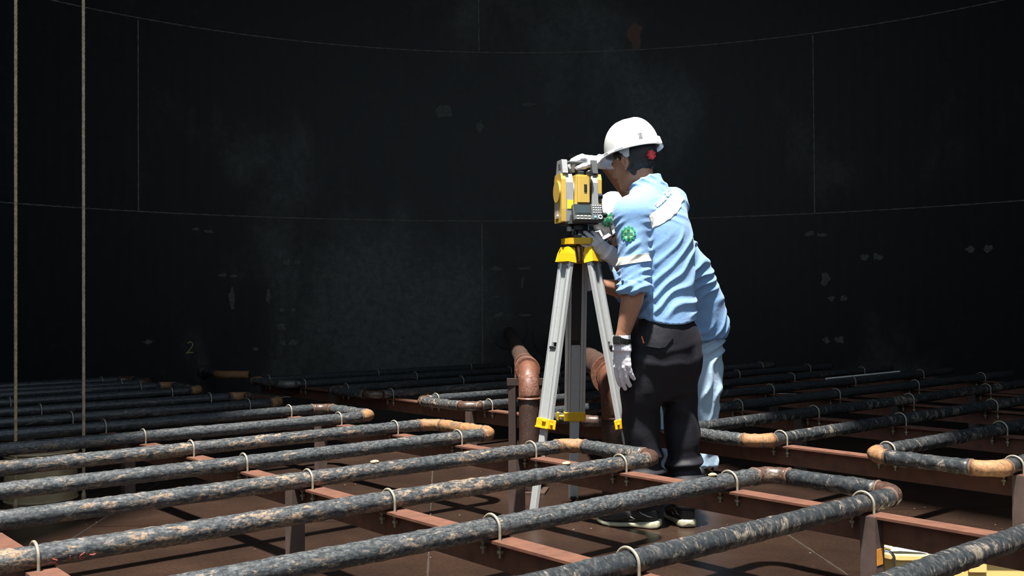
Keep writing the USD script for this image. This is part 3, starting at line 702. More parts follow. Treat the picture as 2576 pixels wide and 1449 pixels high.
plain('emblem_dark', (.012, .12, .06), .7)
plain('emblem_pale', (.20, .48, .27), .7, vary=.05)
plain('print_white', (.82, .86, .9), .6, vary=.04)
plain('ink_dark', (.05, .055, .06), .6)
plain('black_plastic', (.014, .015, .016), .42)
plain('watch_black', (.012, .015, .015), .35)
plain('shoe_black', (.018, .019, .019), .42, vary=.3, scale=25.0)
plain('sole_cream', (.42, .41, .29), .7)
plain('sole_dark', (.03, .03, .03), .8)
plain('shoe_silver', (.6, .62, .63), .35)
plain('eye_white', (.75, .74, .72), .3); plain('iris_brown', (.05, .025, .015), .2); plain('lips', (.28, .10, .085), .5)
plain('orange_tag', (.75, .16, .03), .6); plain('button_dark', (.03, .05, .09), .4)

# ---- a hand in a knitted glove (or bare): wrist w, forward d, back-of-hand n, thumb side s
def hand_sdf(w, d, n, s, curl=(15, 20, 22, 26), spread=4.0, bend=.6, thumb=(45, 25, 25), scale=1.0, cuff=.055, fat=1.0):
    d, n = unit(d), unit(np.asarray(n) - unit(d) * (np.dot(n, unit(d)))); s0 = np.cross(d, n); s = s0 if np.dot(s0, s) > 0 else -s0
    w = np.asarray(w, float); S = scale
    P = lambda a, b, c: w + S * (a * d + b * s + c * n)
    knuck = [(.092, .030, .004), (.098, .009, .007), (.093, -.012, .005), (.083, -.031, .001)]
    Lf = [(.042, .026, .022), (.047, .029, .023), (.043, .027, .022), (.033, .021, .020)]
    rf = np.array([.0098, .0100, .0096, .0088]) * S * fat
    bones = []; tips = []
    palm = [((.012, .016, 0), (.088, .027, .001), .020, .0135), ((.012, 0, .001), (.092, .007, .003), .021, .0145), ((.012, -.012, 0), (.088, -.013, .002), .020, .0135), ((.014, -.02, -.001), (.078, -.029, -.001), .018, .0125)]
    for i, (kx, L, r) in enumerate(zip(knuck, Lf, rf)):
        p = P(*kx); ang = 0.0; sp = math.radians((1.5 - i) * spread)
        for j, l in enumerate(L):
            ang += math.radians(curl[i] * (1.0 if j == 0 else bend + .35))
            dr = (math.cos(ang) * (math.cos(sp) * d + math.sin(sp) * s) - math.sin(ang) * n)
            q = p + dr * l * S; bones.append((p, q, r * (1.06 - .07 * j), r * (1.0 - .09 * j))); p = q
        tips.append(p)
    a, b_, c_ = map(math.radians, thumb)
    t0 = P(.022, .026, -.004); dr = unit(math.cos(a) * d + math.sin(a) * s - .35 * n); t1 = t0 + dr * .046 * S
    dr2 = unit(math.cos(a - b_) * d + math.sin(a - b_) * s - .45 * n); t2 = t1 + dr2 * .033 * S; dr3 = unit(math.cos(a - b_ - c_) * d + math.sin(a - b_ - c_) * s - .5 * n); t3 = t2 + dr3 * .028 * S
    th = [(t0, t1, .0165 * S, .0125 * S), (t1, t2, .0118 * S * fat, .0108 * S * fat), (t2, t3, .0106 * S * fat, .0092 * S * fat)]
    cu = (P(-cuff, 0, 0), P(.015, 0, 0))
    def f(p):
        e = None
        for a_, b2, r0, r1 in palm:
            x = caps(p, P(*a_), P(*b2), r0 * S, r1 * S); e = x if e is None else smin(e, x, .012 * S)
        for (a_, b2, r0, r1) in th: e = smin(e, caps(p, a_, b2, r0, r1), .007 * S)
        fi = None
        for (a_, b2, r0, r1) in bones:
            x = caps(p, a_, b2, r0, r1); fi = x if fi is None else np.minimum(fi, x)
        e = smin(e, fi, .005 * S)
        if cuff > 0:
            q = p - w; q = np.stack([q @ d, (q @ s) * .92, (q @ n) * 1.18], 1); cq = w
            tq = np.clip(q[:, 0], -cuff, .018); rr = np.hypot(q[:, 1], q[:, 2]) - (.031 + .0012 * np.cos(np.arctan2(q[:, 2], q[:, 1]) * 22)) * S * fat
            x = np.maximum(rr, np.maximum(-cuff - q[:, 0], q[:, 0] - .02)) * .85
            e = smin(e, x, .014 * S)
        return e
    allp = np.array([x for bn in bones + th for x in bn[:2]] + [P(-cuff, 0, 0), w]); 
    return f, allp.min(0) - .05, allp.max(0) + .05, tips
def glove(parent, name, *a, label=None, h=.0032, mat_='glove_white', **k):
    f, lo, hi, tips = hand_sdf(*a, **k); m = skin_mesh(f, lo, hi, h, fold=lambda v: .0022 * (meshkit.noise(v * 95.0) - .5), taubin=3)
    part(parent, name, m, mat_, smooth=True, label=label); return f, tips

# ---- head: returns an sdf in the owner's frame. c centre of the skull, B columns forward/left/up
def head_sdf(c, B):
    W = lambda f, l, u: np.asarray(c) + B @ np.array([f, l, u])
    def f(p):
        d = ellip(p, W(-.008, 0, .025), (.100, .078, .098), B)
        d = smin(d, ellip(p, W(.028, 0, -.045), (.062, .058, .080), B), .03)
        d = smin(d, caps(p, W(.0, .047, -.065), W(.066, .014, -.098), .020, .017), .02); d = smin(d, caps(p, W(.0, -.047, -.065), W(.066, -.014, -.098), .020, .017), .02)
        d = smin(d, caps(p, W(.072, .02, -.098), W(.072, -.02, -.098), .014, .014), .015)
        d = smin(d, caps(p, W(.084, .038, .012), W(.084, -.038, .012), .010, .010), .014)
        for s in (1, -1):
            d = smin(d, ellip(p, W(.066, s * .040, -.03), (.022, .024, .026), B), .02)
            d = np.maximum(d, -ellip(p, W(.100, s * .031, -.004), (.016, .016, .010), B))
            e = ellip(p, W(-.004, s * .083, -.012), (.019, .007, .032), basis(B @ [1, s * .35, -.15], B[:, 2]))
            e = np.maximum(e, -ellip(p, W(.000, s * .091, -.008), (.010, .006, .018), B)); e = smin(e, ellip(p, W(.004, s * .078, -.038), (.010, .007, .010), B), .006)
            d = smin(d, e, .005)
        d = smin(d, caps(p, W(.094, 0, .008), W(.112, 0, -.030), .007, .0105), .010); d = smin(d, caps(p, W(.100, .012, -.034), W(.100, -.012, -.034), .008, .008), .008)
        d = smin(d, caps(p, W(.091, .016, -.061), W(.091, -.016, -.061), .007, .007), .006); d = smin(d, caps(p, W(.089, .014, -.072), W(.089, -.014, -.072), .008, .008), .006)
        return d
    return f, W
def face_parts(person, W, B):
    for s in (1, -1):
        m = trimesh.creation.icosphere(2, .0118); m.apply_translation(W(.083, s * .031, -.004)); e = part(person, 'eye', m, 'eye_white', smooth=True)
        m = trimesh.creation.icosphere(2, .0055); m.apply_translation(W(.0905, s * .031, -.004)); part(e, 'iris', m, 'iris_brown', smooth=True)
        a = np.array([W(.096, s * x, .012 + .004 * math.sin((x - .014) * 90)) for x in np.linspace(.014, .048, 6)]); a += np.outer(np.linspace(0, 1, 6) ** 2, B @ [-.016, 0, 0])
        part(person, 'eyebrow', sweep(a, .0035, 6), 'hair_black')
    part(person, 'lips', sweep(np.array([W(.094 - abs(x) * .35, x, -.0665) for x in np.linspace(-.022, .022, 7)]), [.002, .0035, .0045, .0048, .0045, .0035, .002], 6), 'lips')

# ---- hard hat: own frame, forward +x, left +y, up +z, origin at the brim plane centre
def hat_shell():
    nA, nS = 96, 22; A = np.linspace(0, 2 * np.pi, nA, endpoint=False); rings = []
    def ringv(a, b, z, rid=0.0, tilt=0.0):
        x, y = a * np.cos(A), b * np.sin(A)
        return np.stack([x, y, np.full(nA, z) + tilt * x], 1)
    vis = .020 * np.clip(np.cos(A), 0, 1) ** 3
    def brim(off, z, dz):
        a, b = .131 + off, .109 + off; v = ringv(a, b, z); g = np.stack([np.cos(A), np.sin(A)], 1); v[:, :2] += g * (vis * min(1, off / .012))[:, None]
        v[:, 2] -= (vis * .45 * min(1, off / .012)); return v
    outer = [brim(.012, -.006, 0), brim(.013, -.002, 0), brim(.010, .0015, 0), brim(.001, .004, 0)]
    for t in np.linspace(.04, .97, nS):
        k = (1 - t ** 2.35) ** (1 / 2.35); v = ringv(.129 * k, .1075 * k, .004 + .146 * t)
        y = v[:, 1]; x = v[:, 0]; top = np.clip((t - .45) / .5, 0, 1)
        v[:, 2] += .0065 * top * np.exp(-(y / .017) ** 2) + .0035 * top * (np.exp(-((np.abs(y) - .042) / .012) ** 2))
        v[:, :2] *= (1 + .02 * np.exp(-(np.sin(A) / .16) ** 2) * (x > 0) * np.clip(1 - abs(t - .55) / .5, 0, 1))[:, None]
        outer.append(v)
    inner = [v * [.975, .972, .985] - [0, 0, .0015] for v in outer[3:]][::-1]
    ap, ip = np.array([[0, 0, .1575]]), np.array([[0, 0, .152]])
    V = np.vstack(outer + [ap] + [ip] + inner); no = len(outer); f = []
    i = np.arange(nA); j = (i + 1) % nA
    for r in range(no - 1): a, b = r * nA, (r + 1) * nA; f += [np.stack([a + i, a + j, b + j], 1), np.stack([a + i, b + j, b + i], 1)]
    a = (no - 1) * nA; apx = no * nA; f.append(np.stack([a + i, a + j, 0 * i + apx], 1))
    s = apx + 2; ni = len(inner); f.append(np.stack([0 * i + apx + 1, s + j, s + i], 1))
    for r in range(ni - 1): a, b = s + r * nA, s + (r + 1) * nA; f += [np.stack([a + i, a + j, b + j], 1), np.stack([a + i, b + j, b + i], 1)]
    a = s + (ni - 1) * nA; f += [np.stack([a + i, a + j, j], 1), np.stack([a + i, j, i], 1)]
    m = tm(V, np.vstack(f)); m.fix_normals(); return m
def gear_poly(r, teeth=11):
    pts = []
    for k in range(teeth):
        for da, rr in ((-.32, .80), (-.2, 1.0), (.2, 1.0), (.32, .80)):
            a = (k + da) * 2 * np.pi / teeth; pts.append((rr * r * math.sin(a), rr * r * math.cos(a)))
    return sg.Polygon(pts)
def cross_poly(r, w): return sg.box(-r, -w, r, w).union(sg.box(-w, -r, w, r))
def hard_hat(person, C, B, emblem=None):
    R = B
    T = lambda m: moved(m, R, C)
    hat = part(person, 'hard_hat', T(hat_shell()), 'helmet_white', smooth=40, label='white hard hat')
    for a, x, y, w in ((90, 0, .111, .042), (-90, 0, -.111, .042), (0, .140, 0, .05), (180, -.132, 0, .045)):
        m = trimesh.convex.convex_hull(np.array([[sx * w / 2 * (.8 if z > .01 else 1), dy, z] for sx in (-1, 1) for dy, z in ((-.008, .002), (.010, .002), (-.008, .034), (.006, .034))]))
        m.apply_transform(trimesh.transformations.rotation_matrix(math.radians(a - 90), [0, 0, 1])); m.apply_translation((x, y, 0)); part(hat, 'slot_lug', T(m), 'helmet_white', smooth=False)
    for s in (1, -1):
        m = box((.075, s * .098, .004), (.04, .012, .010), s * -28, .002); part(hat, 'slot_cover', T(m), 'helmet_grey', smooth=False)
    band = [(.088 * math.cos(a) - .008, .083 * math.sin(a), -.018 - .012 * (math.cos(a) < 0)) for a in np.linspace(0, 2 * np.pi, 40)]
    part(hat, 'suspension_band', T(sweep(np.array(band), .010, 8, squash=(.22, 1.0))), 'helmet_grey')
    for s in (1, -1):
        m = trimesh.convex.convex_hull(np.array([[x, s * y, z] for x, z in ((-.035, .0), (.018, .0), (-.012, -.036), (-.028, -.036)) for y in (.088, .094)])); part(hat, 'strap_tab', T(m), 'helmet_white', smooth=False)
    kn = extrude(gear_poly(.0205, 7).buffer(.004).buffer(-.006).buffer(.003), .011); kn = cat([kn, lathe([(0, .0), (.017, .0), (.015, .014), (.006, .016), (0, .016)], 20)])
    kd = unit([-1, .45, -.10]); kn.apply_transform(trimesh.geometry.align_vectors([0, 0, 1], kd)); kn.apply_translation(np.array([-.100, .030, -.046])); part(hat, 'ratchet_knob', T(kn), 'knob_red', smooth=30, label='red ratchet knob')
    def hatd(p):
        q = (p - C) @ R; z = np.clip((q[:, 2] - .004) / .146, 0, .999); k = (1 - z ** 2.35) ** (1 / 2.35)
        return (np.hypot(q[:, 0] / .129, q[:, 1] / .1075) - k) * .1
    return hat, hatd

# ---- shoe: heel at the origin, toe along +x
def shoe(person, loc, heading, tab=True, label=None, z0=0.0, sole='sole_cream'):
    A = np.linspace(0, 2 * np.pi, 20, endpoint=False)
    def loftx(rows):
        v = [];
        for x, cy, w, zb, zt, e in rows:
            c, s = np.cos(A), np.sin(A); v.append(np.stack([np.full(20, x), cy + w * np.sign(c) * np.abs(c) ** e, (zb + zt) / 2 + (zt - zb) / 2 * np.sign(s) * np.abs(s) ** e], 1))
        n = len(v); V = np.vstack(v + [v[0].mean(0, keepdims=True), v[-1].mean(0, keepdims=True)]); i = np.arange(20); j = (i + 1) % 20; f = []
        for r in range(n - 1): a, b = r * 20, r * 20 + 20; f += [np.stack([a + i, a + j, b + j], 1), np.stack([a + i, b + j, b + i], 1)]
        f += [np.stack([i, 0 * i + n * 20, j], 1), np.stack([(n - 1) * 20 + i, (n - 1) * 20 + j, 0 * i + n * 20 + 1], 1)]
        m = tm(V, np.vstack(f)); m.fix_normals(); return m
    up = loftx([(.004, 0, .020, .026, .070, .7), (.012, 0, .033, .022, .094, .7), (.035, 0, .038, .02, .100, .75), (.07, 0, .038, .02, .108, .8), (.10, .002, .037, .02, .106, .85), (.13, .003, .040, .018, .092, .85),
                (.165, .003, .046, .018, .076, .8), (.20, .0, .049, .018, .062, .8), (.235, -.004, .046, .019, .055, .75), (.262, -.007, .035, .021, .048, .7), (.278, -.008, .016, .026, .040, .7)])
    so = loftx([(-.006, 0, .022, .010, .036, .5), (.004, 0, .036, .003, .038, .45), (.03, 0, .042, 0, .034, .4), (.07, 0, .040, .001, .027, .4), (.11, .002, .038, .003, .022, .4), (.16, .003, .047, .001, .02, .4), (.21, 0, .052, 0, .019, .4),
                (.245, -.004, .046, .003, .022, .45), (.275, -.008, .028, .009, .028, .5), (.285, -.009, .012, .015, .028, .6)])
    Rz = rot([0, 0, 1], heading); T = lambda m: moved(m, Rz, (loc[0], loc[1], z0))
    s = part(person, 'shoe', T(up), 'shoe_black', smooth=50, label=label); part(s, 'sole', T(so), sole, smooth=40)
    for k, y in enumerate((.037, -.037)):
        pts = [(.10, y * 1.02, .04), (.13, y * 1.07, .055), (.15, y * 1.12, .05), (.19, y * 1.22, .034)]; part(s, 'stripe', T(sweep(np.array(pts), .0022, 5)), 'shoe_silver')
        pts = [(.012, y * .80, .05), (.04, y * 1.05, .055), (.07, y * 1.06, .066), (.09, y * 1.0, .085)]; part(s, 'piping', T(sweep(np.array(pts), .002, 5)), 'shoe_silver')
    if tab: part(s, 'heel_tab', T(box((.006, 0, .092), (.008, .012, .026), bevel=.002)), 'shoe_silver', smooth=False)
    for k in range(4): x = .115 + .022 * k; part(s, 'lace', T(sweep(np.array([(x, -.022, .098 - .016 * k), (x + .004, 0, .105 - .017 * k), (x, .022, .098 - .016 * k)]), .003, 5)), 'shoe_black')
    return s
ROT = -40.6201
# ================================================================ the standing worker (x = to the right of the picture, y = away, z = up)
M1 = thing('person', 'standing worker seen from behind in a light blue shirt, charcoal trousers and white hard hat', 'person', (3.3988, 2.8948, 0), ROT)
tl, tf = np.array([-.68, -.73, 0]), np.array([-.73, .68, 0]); tb = -tf
TORSO = [(.84, -.022, 0, .150, .114), (.95, -.026, 0, .147, .110), (1.05, -.028, 0, .143, .104), (1.18, -.036, .01, .158, .110), (1.29, -.050, .02, .172, .117), (1.37, -.062, .032, .165, .108), (1.43, -.074, .042, .125, .088), (1.475, -.083, .05, .078, .072), (1.50, -.088, .055, .066, .068)]
LSH, LEL, LWR = np.array([-.188, -.122, 1.345]), np.array([-.176, -.152, 1.045]), np.array([-.228, -.121, .842])
RSH, REL, RWR = np.array([.022, .150, 1.415]), np.array([-.085, .405, 1.455]), np.array([-.258, .335, 1.636])
H1 = np.array([-.150, .088, 1.606]); B1 = basis([-.79, .61, -.26], [0, 0, 1]); head1, W1 = head_sdf(H1, B1)
SOCKL, SOCKR = np.array([-.105, .035, .11]), np.array([.062, .05, .11])
LEGL = [((-.105, -.02, .80), .100), ((-.142, -.012, .60), .089), ((-.138, -.004, .47), .078), ((-.118, .025, .27), .073), ((-.108, .04, .10), .070)]
LEGR = [((.022, .04, .80), .102), ((.030, .05, .62), .082), ((.046, .058, .47), .073), ((.056, .055, .27), .067), ((.063, .05, .10), .065)]

def body1(p):
    d = loft(p, TORSO, tl, tf, 2.2, -.016)
    d = smin(d, caps(p, (-.088, .052, 1.44), (-.135, .078, 1.57), .061, .056), .03)
    d = smin(d, head1(p), .025)
    for a, r0, b, r1, c, r2 in ((LSH, .060, LEL, .046, LWR, .0285), (RSH, .056, REL, .045, RWR, .0285)):
        m = a + (b - a) * .55; fm = b + (c - b) * .28
        d = smin(d, chain(p, [(a, r0), (m, r0 * .84), (b, r1 * .93), (fm, r1 * 1.02), (c, r2)]), .03)
    d = smin(d, caps(p, (-.228, -.121, .842), (-.231, -.118, .79), .027, .014), .01)
    d = smin(d, caps(p, RWR, RWR + [-.03, -.01, .005], .027, .012), .01)
    for leg, hip in ((LEGL, .02), (LEGR, .02)): d = smin(d, chain(p, [(q, r - .018 - .012 * (i > 1)) for i, (q, r) in enumerate(leg)]), .04)
    return d
part(M1, 'body', skin_mesh(body1, (-.48, -.28, .04), (.22, .52, 1.80), .0062), 'skin', smooth=True, label='tanned skin')
face_parts(M1, W1, B1)
def hair1(p):
    q = (p - H1) @ B1
    d = head1(p) - .0075
    reg = np.minimum(np.maximum(q[:, 0] - .012 - .5 * (q[:, 2] + .02), -.088 - q[:, 2] + .10 * (q[:, 0] + .02)), np.maximum(q[:, 0] - .060, .022 - q[:, 2]))
    ear = np.minimum(np.linalg.norm((q - [-.0, .083, -.014]) * [1, .6, .75], axis=1), np.linalg.norm((q - [-.0, -.083, -.014]) * [1, .6, .75], axis=1)) - .026
    return np.maximum(np.maximum(d, reg), -ear)
part(M1, 'hair', skin_mesh(hair1, H1 - .15, H1 + .15, .0045, fold=lambda v: .003 * (meshkit.noise(v * 130.0) - .5)), 'hair_black', smooth=True, label='short black hair')
hat1, hatd1 = hard_hat(M1, np.array([-.155, .092, 1.647]), basis([-.80, .60, -.215], [0, 0, 1]))
# paper sticker with a small mark on the side of the hat near the back
def on_hat(hatd, C, B, f, l, u): return C + B @ np.array([f, l, u])
C1, HB1 = np.array([-.155, .092, 1.647]), basis([-.80, .60, -.215], [0, 0, 1])
so_ = np.array([-.78, .62, 0]); o = C1 + HB1 @ (so_ * .25 + [0, 0, .040]); dr = HB1 @ -so_; hx_ = HB1 @ np.array([-.62, -.78, 0])
part(hat1, 'sticker', drape_poly(hatd1, None, sg.box(-.010, -.014, .010, .014), o, hx_, HB1[:, 2], dr, .0012), 'helmet_grey', smooth=False)
part(hat1, 'sticker_print', drape_poly(hatd1, None, sg.box(-.008, .007, .008, .010).union(sg.box(-.006, -.006, .006, .004)).difference(sg.box(-.004, -.004, .004, .002)).union(sg.box(-.0015, -.0025, .0015, .0005)).union(sg.box(-.007, -.012, .007, -.009)), o, hx_, HB1[:, 2], dr, .0018), 'ink_dark', smooth=False)

# shirt
def torso1(p):
    d = loft(p, TORSO, tl, tf, 2.3)
    d = smin(d, caps(p, (-.085, .05, 1.435), LSH + [0, 0, .02], .060, .070), .05); d = smin(d, caps(p, (-.085, .05, 1.435), RSH + [0, 0, .01], .060, .062), .05)
    q = p - np.array([-.098, .058, 1.492]); ax = unit([-.38, .22, .9]); t = q @ ax; rr = np.linalg.norm(q - t[:, None] * ax, axis=1)
    return smin(d, np.maximum(np.abs(rr - .0700) - .0065, np.abs(t) - .024), .012)
def sleeve1(p): return chain(p, [(LSH, .075), ((-.182, -.142, 1.18), .063), ((-.179, -.152, 1.05), .064), ((-.179, -.152, .96), .063)])
def sleeve1r(p): return np.minimum(chain(p, [(RSH, .074), (REL, .064)]), caps(p, REL, REL + (RWR - REL) * .5, .062, .058))
def shirt1_base(p): return smin(smin(torso1(p), sleeve1(p), .03), sleeve1r(p), .04)
armL = lambda p: chain(p, [(LSH, .06), (LEL, .046), (LEL + (LWR - LEL) * .28, .048), (LWR, .03)])
def shirt1(p):
    hem = .884 + 1.6 * np.clip(p[:, 0] + .004, -.2, .2) ** 2
    d = np.maximum(torso1(p), (hem - p[:, 2]) * .8)
    sl = np.maximum(np.maximum(sleeve1(p), (1.020 + .10 * (p[:, 0] + .18) - p[:, 2]) * .9), -(armL(p) - .006 + 9 * np.clip(p[:, 2] - 1.05, 0, 1)))
    n = unit(np.array(RWR) - REL); sr = np.maximum(sleeve1r(p), (p - (REL + (RWR - REL) * .20)) @ n)
    d = smin(smin(d, sl, .03), sr, .04)
    return np.maximum(d, -(caps(p, (-.088, .052, 1.44), (-.135, .078, 1.57), .064, .060)))
def fold1(v):
    n1 = meshkit.noise(v * 7.0); n2 = meshkit.noise(v * 3.1 + 5); n3 = meshkit.noise(v * [16, 16, 9] + 9)
    x, z = v[:, 0], v[:, 2]
    # back: drape folds sweeping from the right shoulder blade down to the left hip
    r = np.hypot((x + .205) * 1.05, z - 1.345); g = r / .058 + (n1 - .5) * 1.5
    back = .0135 * ridge(g) * np.clip((n2 - .20) * 2.8, 0, 1.2)
    wb = np.clip((1.305 + .36 * (x - .02) - z) / .06, 0, 1) * np.clip((z - .90) / .06, 0.1, 1)
    arm = np.clip((.112 - np.linalg.norm(v[:, :2] - [-.180, -.145], axis=1)) / .03, 0, 1) * np.clip((-.088 - x) / .03, 0, 1)
    wb = wb * (1 - arm)
    # sleeve: slanting creases, bunching above the rolled cuff
    gs = (z - .52 * (x + .18) + .25 * (v[:, 1] + .15)) / .043 + (n1 - .5) * 2.2
    sl = .0095 * ridge(gs, .26) * np.clip((1.36 - z) / .10, 0, 1) * (1 - .65 * np.clip(1 - np.abs(z - 1.265) / .06, 0, 1)) * np.clip((n3 - .15) * 2.2, .1, 1.2)
    cuff = .006 * np.clip(1 - np.abs(z - 1.045) / .03, 0, 1) + .003 * np.sin(v[:, 0] * 110 + z * 40) * (z < 1.07)
    sh = .004 * ridge((x * .5 + z) / .05 + n1 * 2.0) * np.clip((z - 1.30) / .05, 0, 1)
    return back * wb + arm * (sl + cuff * (z < 1.09)) + sh * (1 - arm) + .003 * (n3 - .5)
SH1 = skin_mesh(shirt1, (-.30, -.26, .86), (.16, .50, 1.56), .0055, fold=fold1, taubin=3)
shp = part(M1, 'shirt', SH1, 'shirt_blue', smooth=True, label='light blue work shirt with rolled-up sleeves')
# reflective band across the back, with a small gap lines, and the sleeve band
ub = unit(np.array([.232, .15, .134])); up_b = unit(np.cross(ub, tf)); up_b = up_b if up_b[2] > 0 else -up_b
def band_grid(s0, s1, w, o, n=46, m=8):
    S, Wd = np.linspace(s0, s1, n), np.linspace(-w / 2, w / 2, m)
    return o + S[:, None, None] * ub + Wd[None, :, None] * up_b
BC = np.array([-.030, -.02, 1.392])
part(shp, 'back_band', patch(shirt1_base, fold1, band_grid(-.176, .012, .058, BC, 56), tf), 'reflective_white', smooth=True, label='white reflective back band')
part(shp, 'back_band', patch(shirt1_base, fold1, band_grid(.0145, .092, .058, BC, 24), tf), 'reflective_white', smooth=True)
part(shp, 'back_band', patch(shirt1_base, fold1, band_grid(.0945, .150, .058, BC, 18), tf), 'reflective_white', smooth=True)
TH = np.linspace(0, 2 * np.pi, 49)
sg_grid = np.array([[[-.178 + .3 * math.cos(a), -.147 + .3 * math.sin(a), z + .12 * (.3 * math.cos(a)) * .25] for z in np.linspace(1.145, 1.178, 6)] for a in TH])
sg_dir = np.array([[[-math.cos(a), -math.sin(a), 0]] * 6 for a in TH])
sleeve_only = sleeve1
a = drape(sleeve_only, fold1, sg_grid.reshape(-1, 3) - 0, sg_dir.reshape(-1, 3), np.full(49 * 6, .0035), far=0.0)
b = drape(sleeve_only, fold1, sg_grid.reshape(-1, 3) - 0, sg_dir.reshape(-1, 3), np.full(49 * 6, -.002), far=0.0)
i, j = np.meshgrid(np.arange(48), np.arange(5), indexing='ij'); k = i * 6 + j; q = np.stack([k, k + 6, k + 7, k + 1], -1).reshape(-1, 4); N = 49 * 6; i = np.arange(48) * 6
Q = np.vstack([q, q[:, ::-1] + N, np.stack([i, i + N, i + 6 + N, i + 6], 1), np.stack([i + 5, i + 11, i + 11 + N, i + 5 + N], 1)])
sb = tm(np.vstack([a, b]), np.vstack([Q[:, [0, 1, 2]], Q[:, [0, 2, 3]]])); sb.fix_normals(); part(shp, 'sleeve_band', sb, 'reflective_cream', smooth=40, label='cream reflective sleeve band')
# lettering above the band
def text_poly(text, h, bold=True):
    m = meshkit.text_mesh(text, h, .001, bold=bold); m.merge_vertices()
    sec = m.section([0, 0, 1], [0, 0, .0005]); pl = sec.to_2D()[0] if hasattr(sec, 'to_2D') else sec.to_planar()[0]
    return pl
def text_drape(text, h, o, ux, uy, direction, f, fold, th=.0042, bold=True):
    m = meshkit.text_mesh(text, h, 1.0, bold=bold); v = np.array(m.vertices); f_ = np.array(m.faces)
    m = tm(v, f_); 
    for _ in range(2): m = m.subdivide() if False else m
    P = np.asarray(o) + v[:, :1] * np.asarray(ux) + v[:, 1:2] * np.asarray(uy)
    return tm(drape(f, fold, P, direction, np.where(v[:, 2] > .5, th, -.0015)), f_)
LO = BC + ub * -.098 + up_b * .037
part(shp, 'lettering', text_drape('sasuku', .021, LO, ub, up_b, tf, shirt1_base, fold1), 'print_white', smooth=False, label='white lettering sasuku')
part(shp, 'lettering', text_drape('ap', .027, BC + ub * .015 + up_b * .040, ub, up_b, tf, shirt1_base, fold1), 'print_white', smooth=False)
# green gear emblem with a cross on the sleeve
eo = np.array([-.208, -.6, 1.266]); ex, ez = np.array([1, 0, 0.]), np.array([0, 0, 1.])
for nm, poly, mt, th in (('emblem', gear_poly(.031).difference(sg.Point(0, 0).buffer(.0205)), 'emblem_green', .0026), ('emblem_ring', sg.Point(0, 0).buffer(.0205), 'emblem_pale', .0026), ('emblem_cross', cross_poly(.0175, .0052), 'emblem_dark', .0038)):
    part(shp, nm, drape_poly(sleeve_only, fold1, sa.scale(poly, .92, 1.08), eo, ex, ez, (0.0, 1, 0), th + .001, .005), mt, smooth=False, label='green gear emblem' if nm == 'emblem' else None)
bt = lathe([(0, 0), (.006, 0), (.006, .003), (0, .004)], 12); bt.apply_transform(trimesh.geometry.align_vectors([0, 0, 1], [-.6, -.8, 0])); bt.apply_translation(drape(sleeve_only, fold1, np.array([[-.232, -.6, 1.068]]), (0, 1, 0), .002)[0]); part(shp, 'button', bt, 'button_dark')

# trousers
PEL = [(.56, -.040, .012, .070, .060), (.62, -.038, .01, .120, .095), (.67, -.035, .01, .152, .118), (.72, -.036, .008, .164, .126), (.79, -.034, .005, .162, .126), (.86, -.032, .002, .146, .112), (.90, -.030, 0, .134, .099), (.945, -.028, 0, .130, .094)]
def trous1(p):
    d = loft(p, PEL, tl, tf, 2.2)
    d = smin(d, smin(chain(p, LEGL), chain(p, LEGR), .012), .055)
    d = smin(d, ellip(p, (.098, -.012, .745), (.026, .05, .075)), .03)
    d = np.maximum(d, .085 - p[:, 2])
    sep = np.maximum(np.abs(p[:, 0] + .052 - .0 + .10 * np.clip(.5 - p[:, 2], 0, .4) * -.3) - .006, p[:, 2] - .56)
    return np.maximum(d, -sep)
def fold_t(v):
    n1 = meshkit.noise(v * 6.0 + 3); n2 = meshkit.noise(v * [3.2, 3.2, 2.2] + 11); n3 = meshkit.noise(v * 14.0)
    x, z = v[:, 0], v[:, 2]; lx = np.where(x < -.052, x + .14, -(x - .04))
    g = (z + .55 * lx) / .135 + (n1 - .5) * 2.2
    k = .026 * (.5 + .5 * np.cos(2 * np.pi * g)) ** 2.0 * np.clip(n2 * 3.4, .35, 1.25) * np.clip((.70 - z) / .1, .1, 1) * np.clip((z - .10) / .1, .25, 1)
    st = .006 * ridge(z / .05 + 3 * lx + n1) * (z < .25)
    return k + st + .006 * (n3 - .5)
TR1 = skin_mesh(trous1, (-.28, -.2, .06), (.18, .24, .96), .0058, fold=fold_t, taubin=3)
trp = part(M1, 'trousers', TR1, 'trousers_charcoal', smooth=True, label='charcoal cargo trousers')
fp = sg.Polygon([(-.055, .022), (.052, .030), (.054, .006), (.020, -.030), (-.005, -.034), (-.055, -.026)])
part(trp, 'pocket_flap', drape_poly(trous1, fold_t, fp, (-.075, -.6, .822), (1, 0, 0), (0, 0, 1), (0, 1, 0), .008, .012), 'trousers_charcoal', smooth=30)
part(trp, 'orange_tag', drape_poly(trous1, fold_t, sg.Polygon([(-.006, .014), (-.002, .015), (.006, -.014), (.001, -.015)]), (-.143, -.6, .822), (1, 0, 0), (0, 0, 1), (0, 1, 0), .004), 'orange_tag', smooth=False, label='small orange tag')
shoe(M1, (-.062, .004), 158, label='black sports shoe with a cream sole, toe to the left')
shoe(M1, (.064, .004), 97, label='black sports shoe with a cream sole, heel to the viewer')
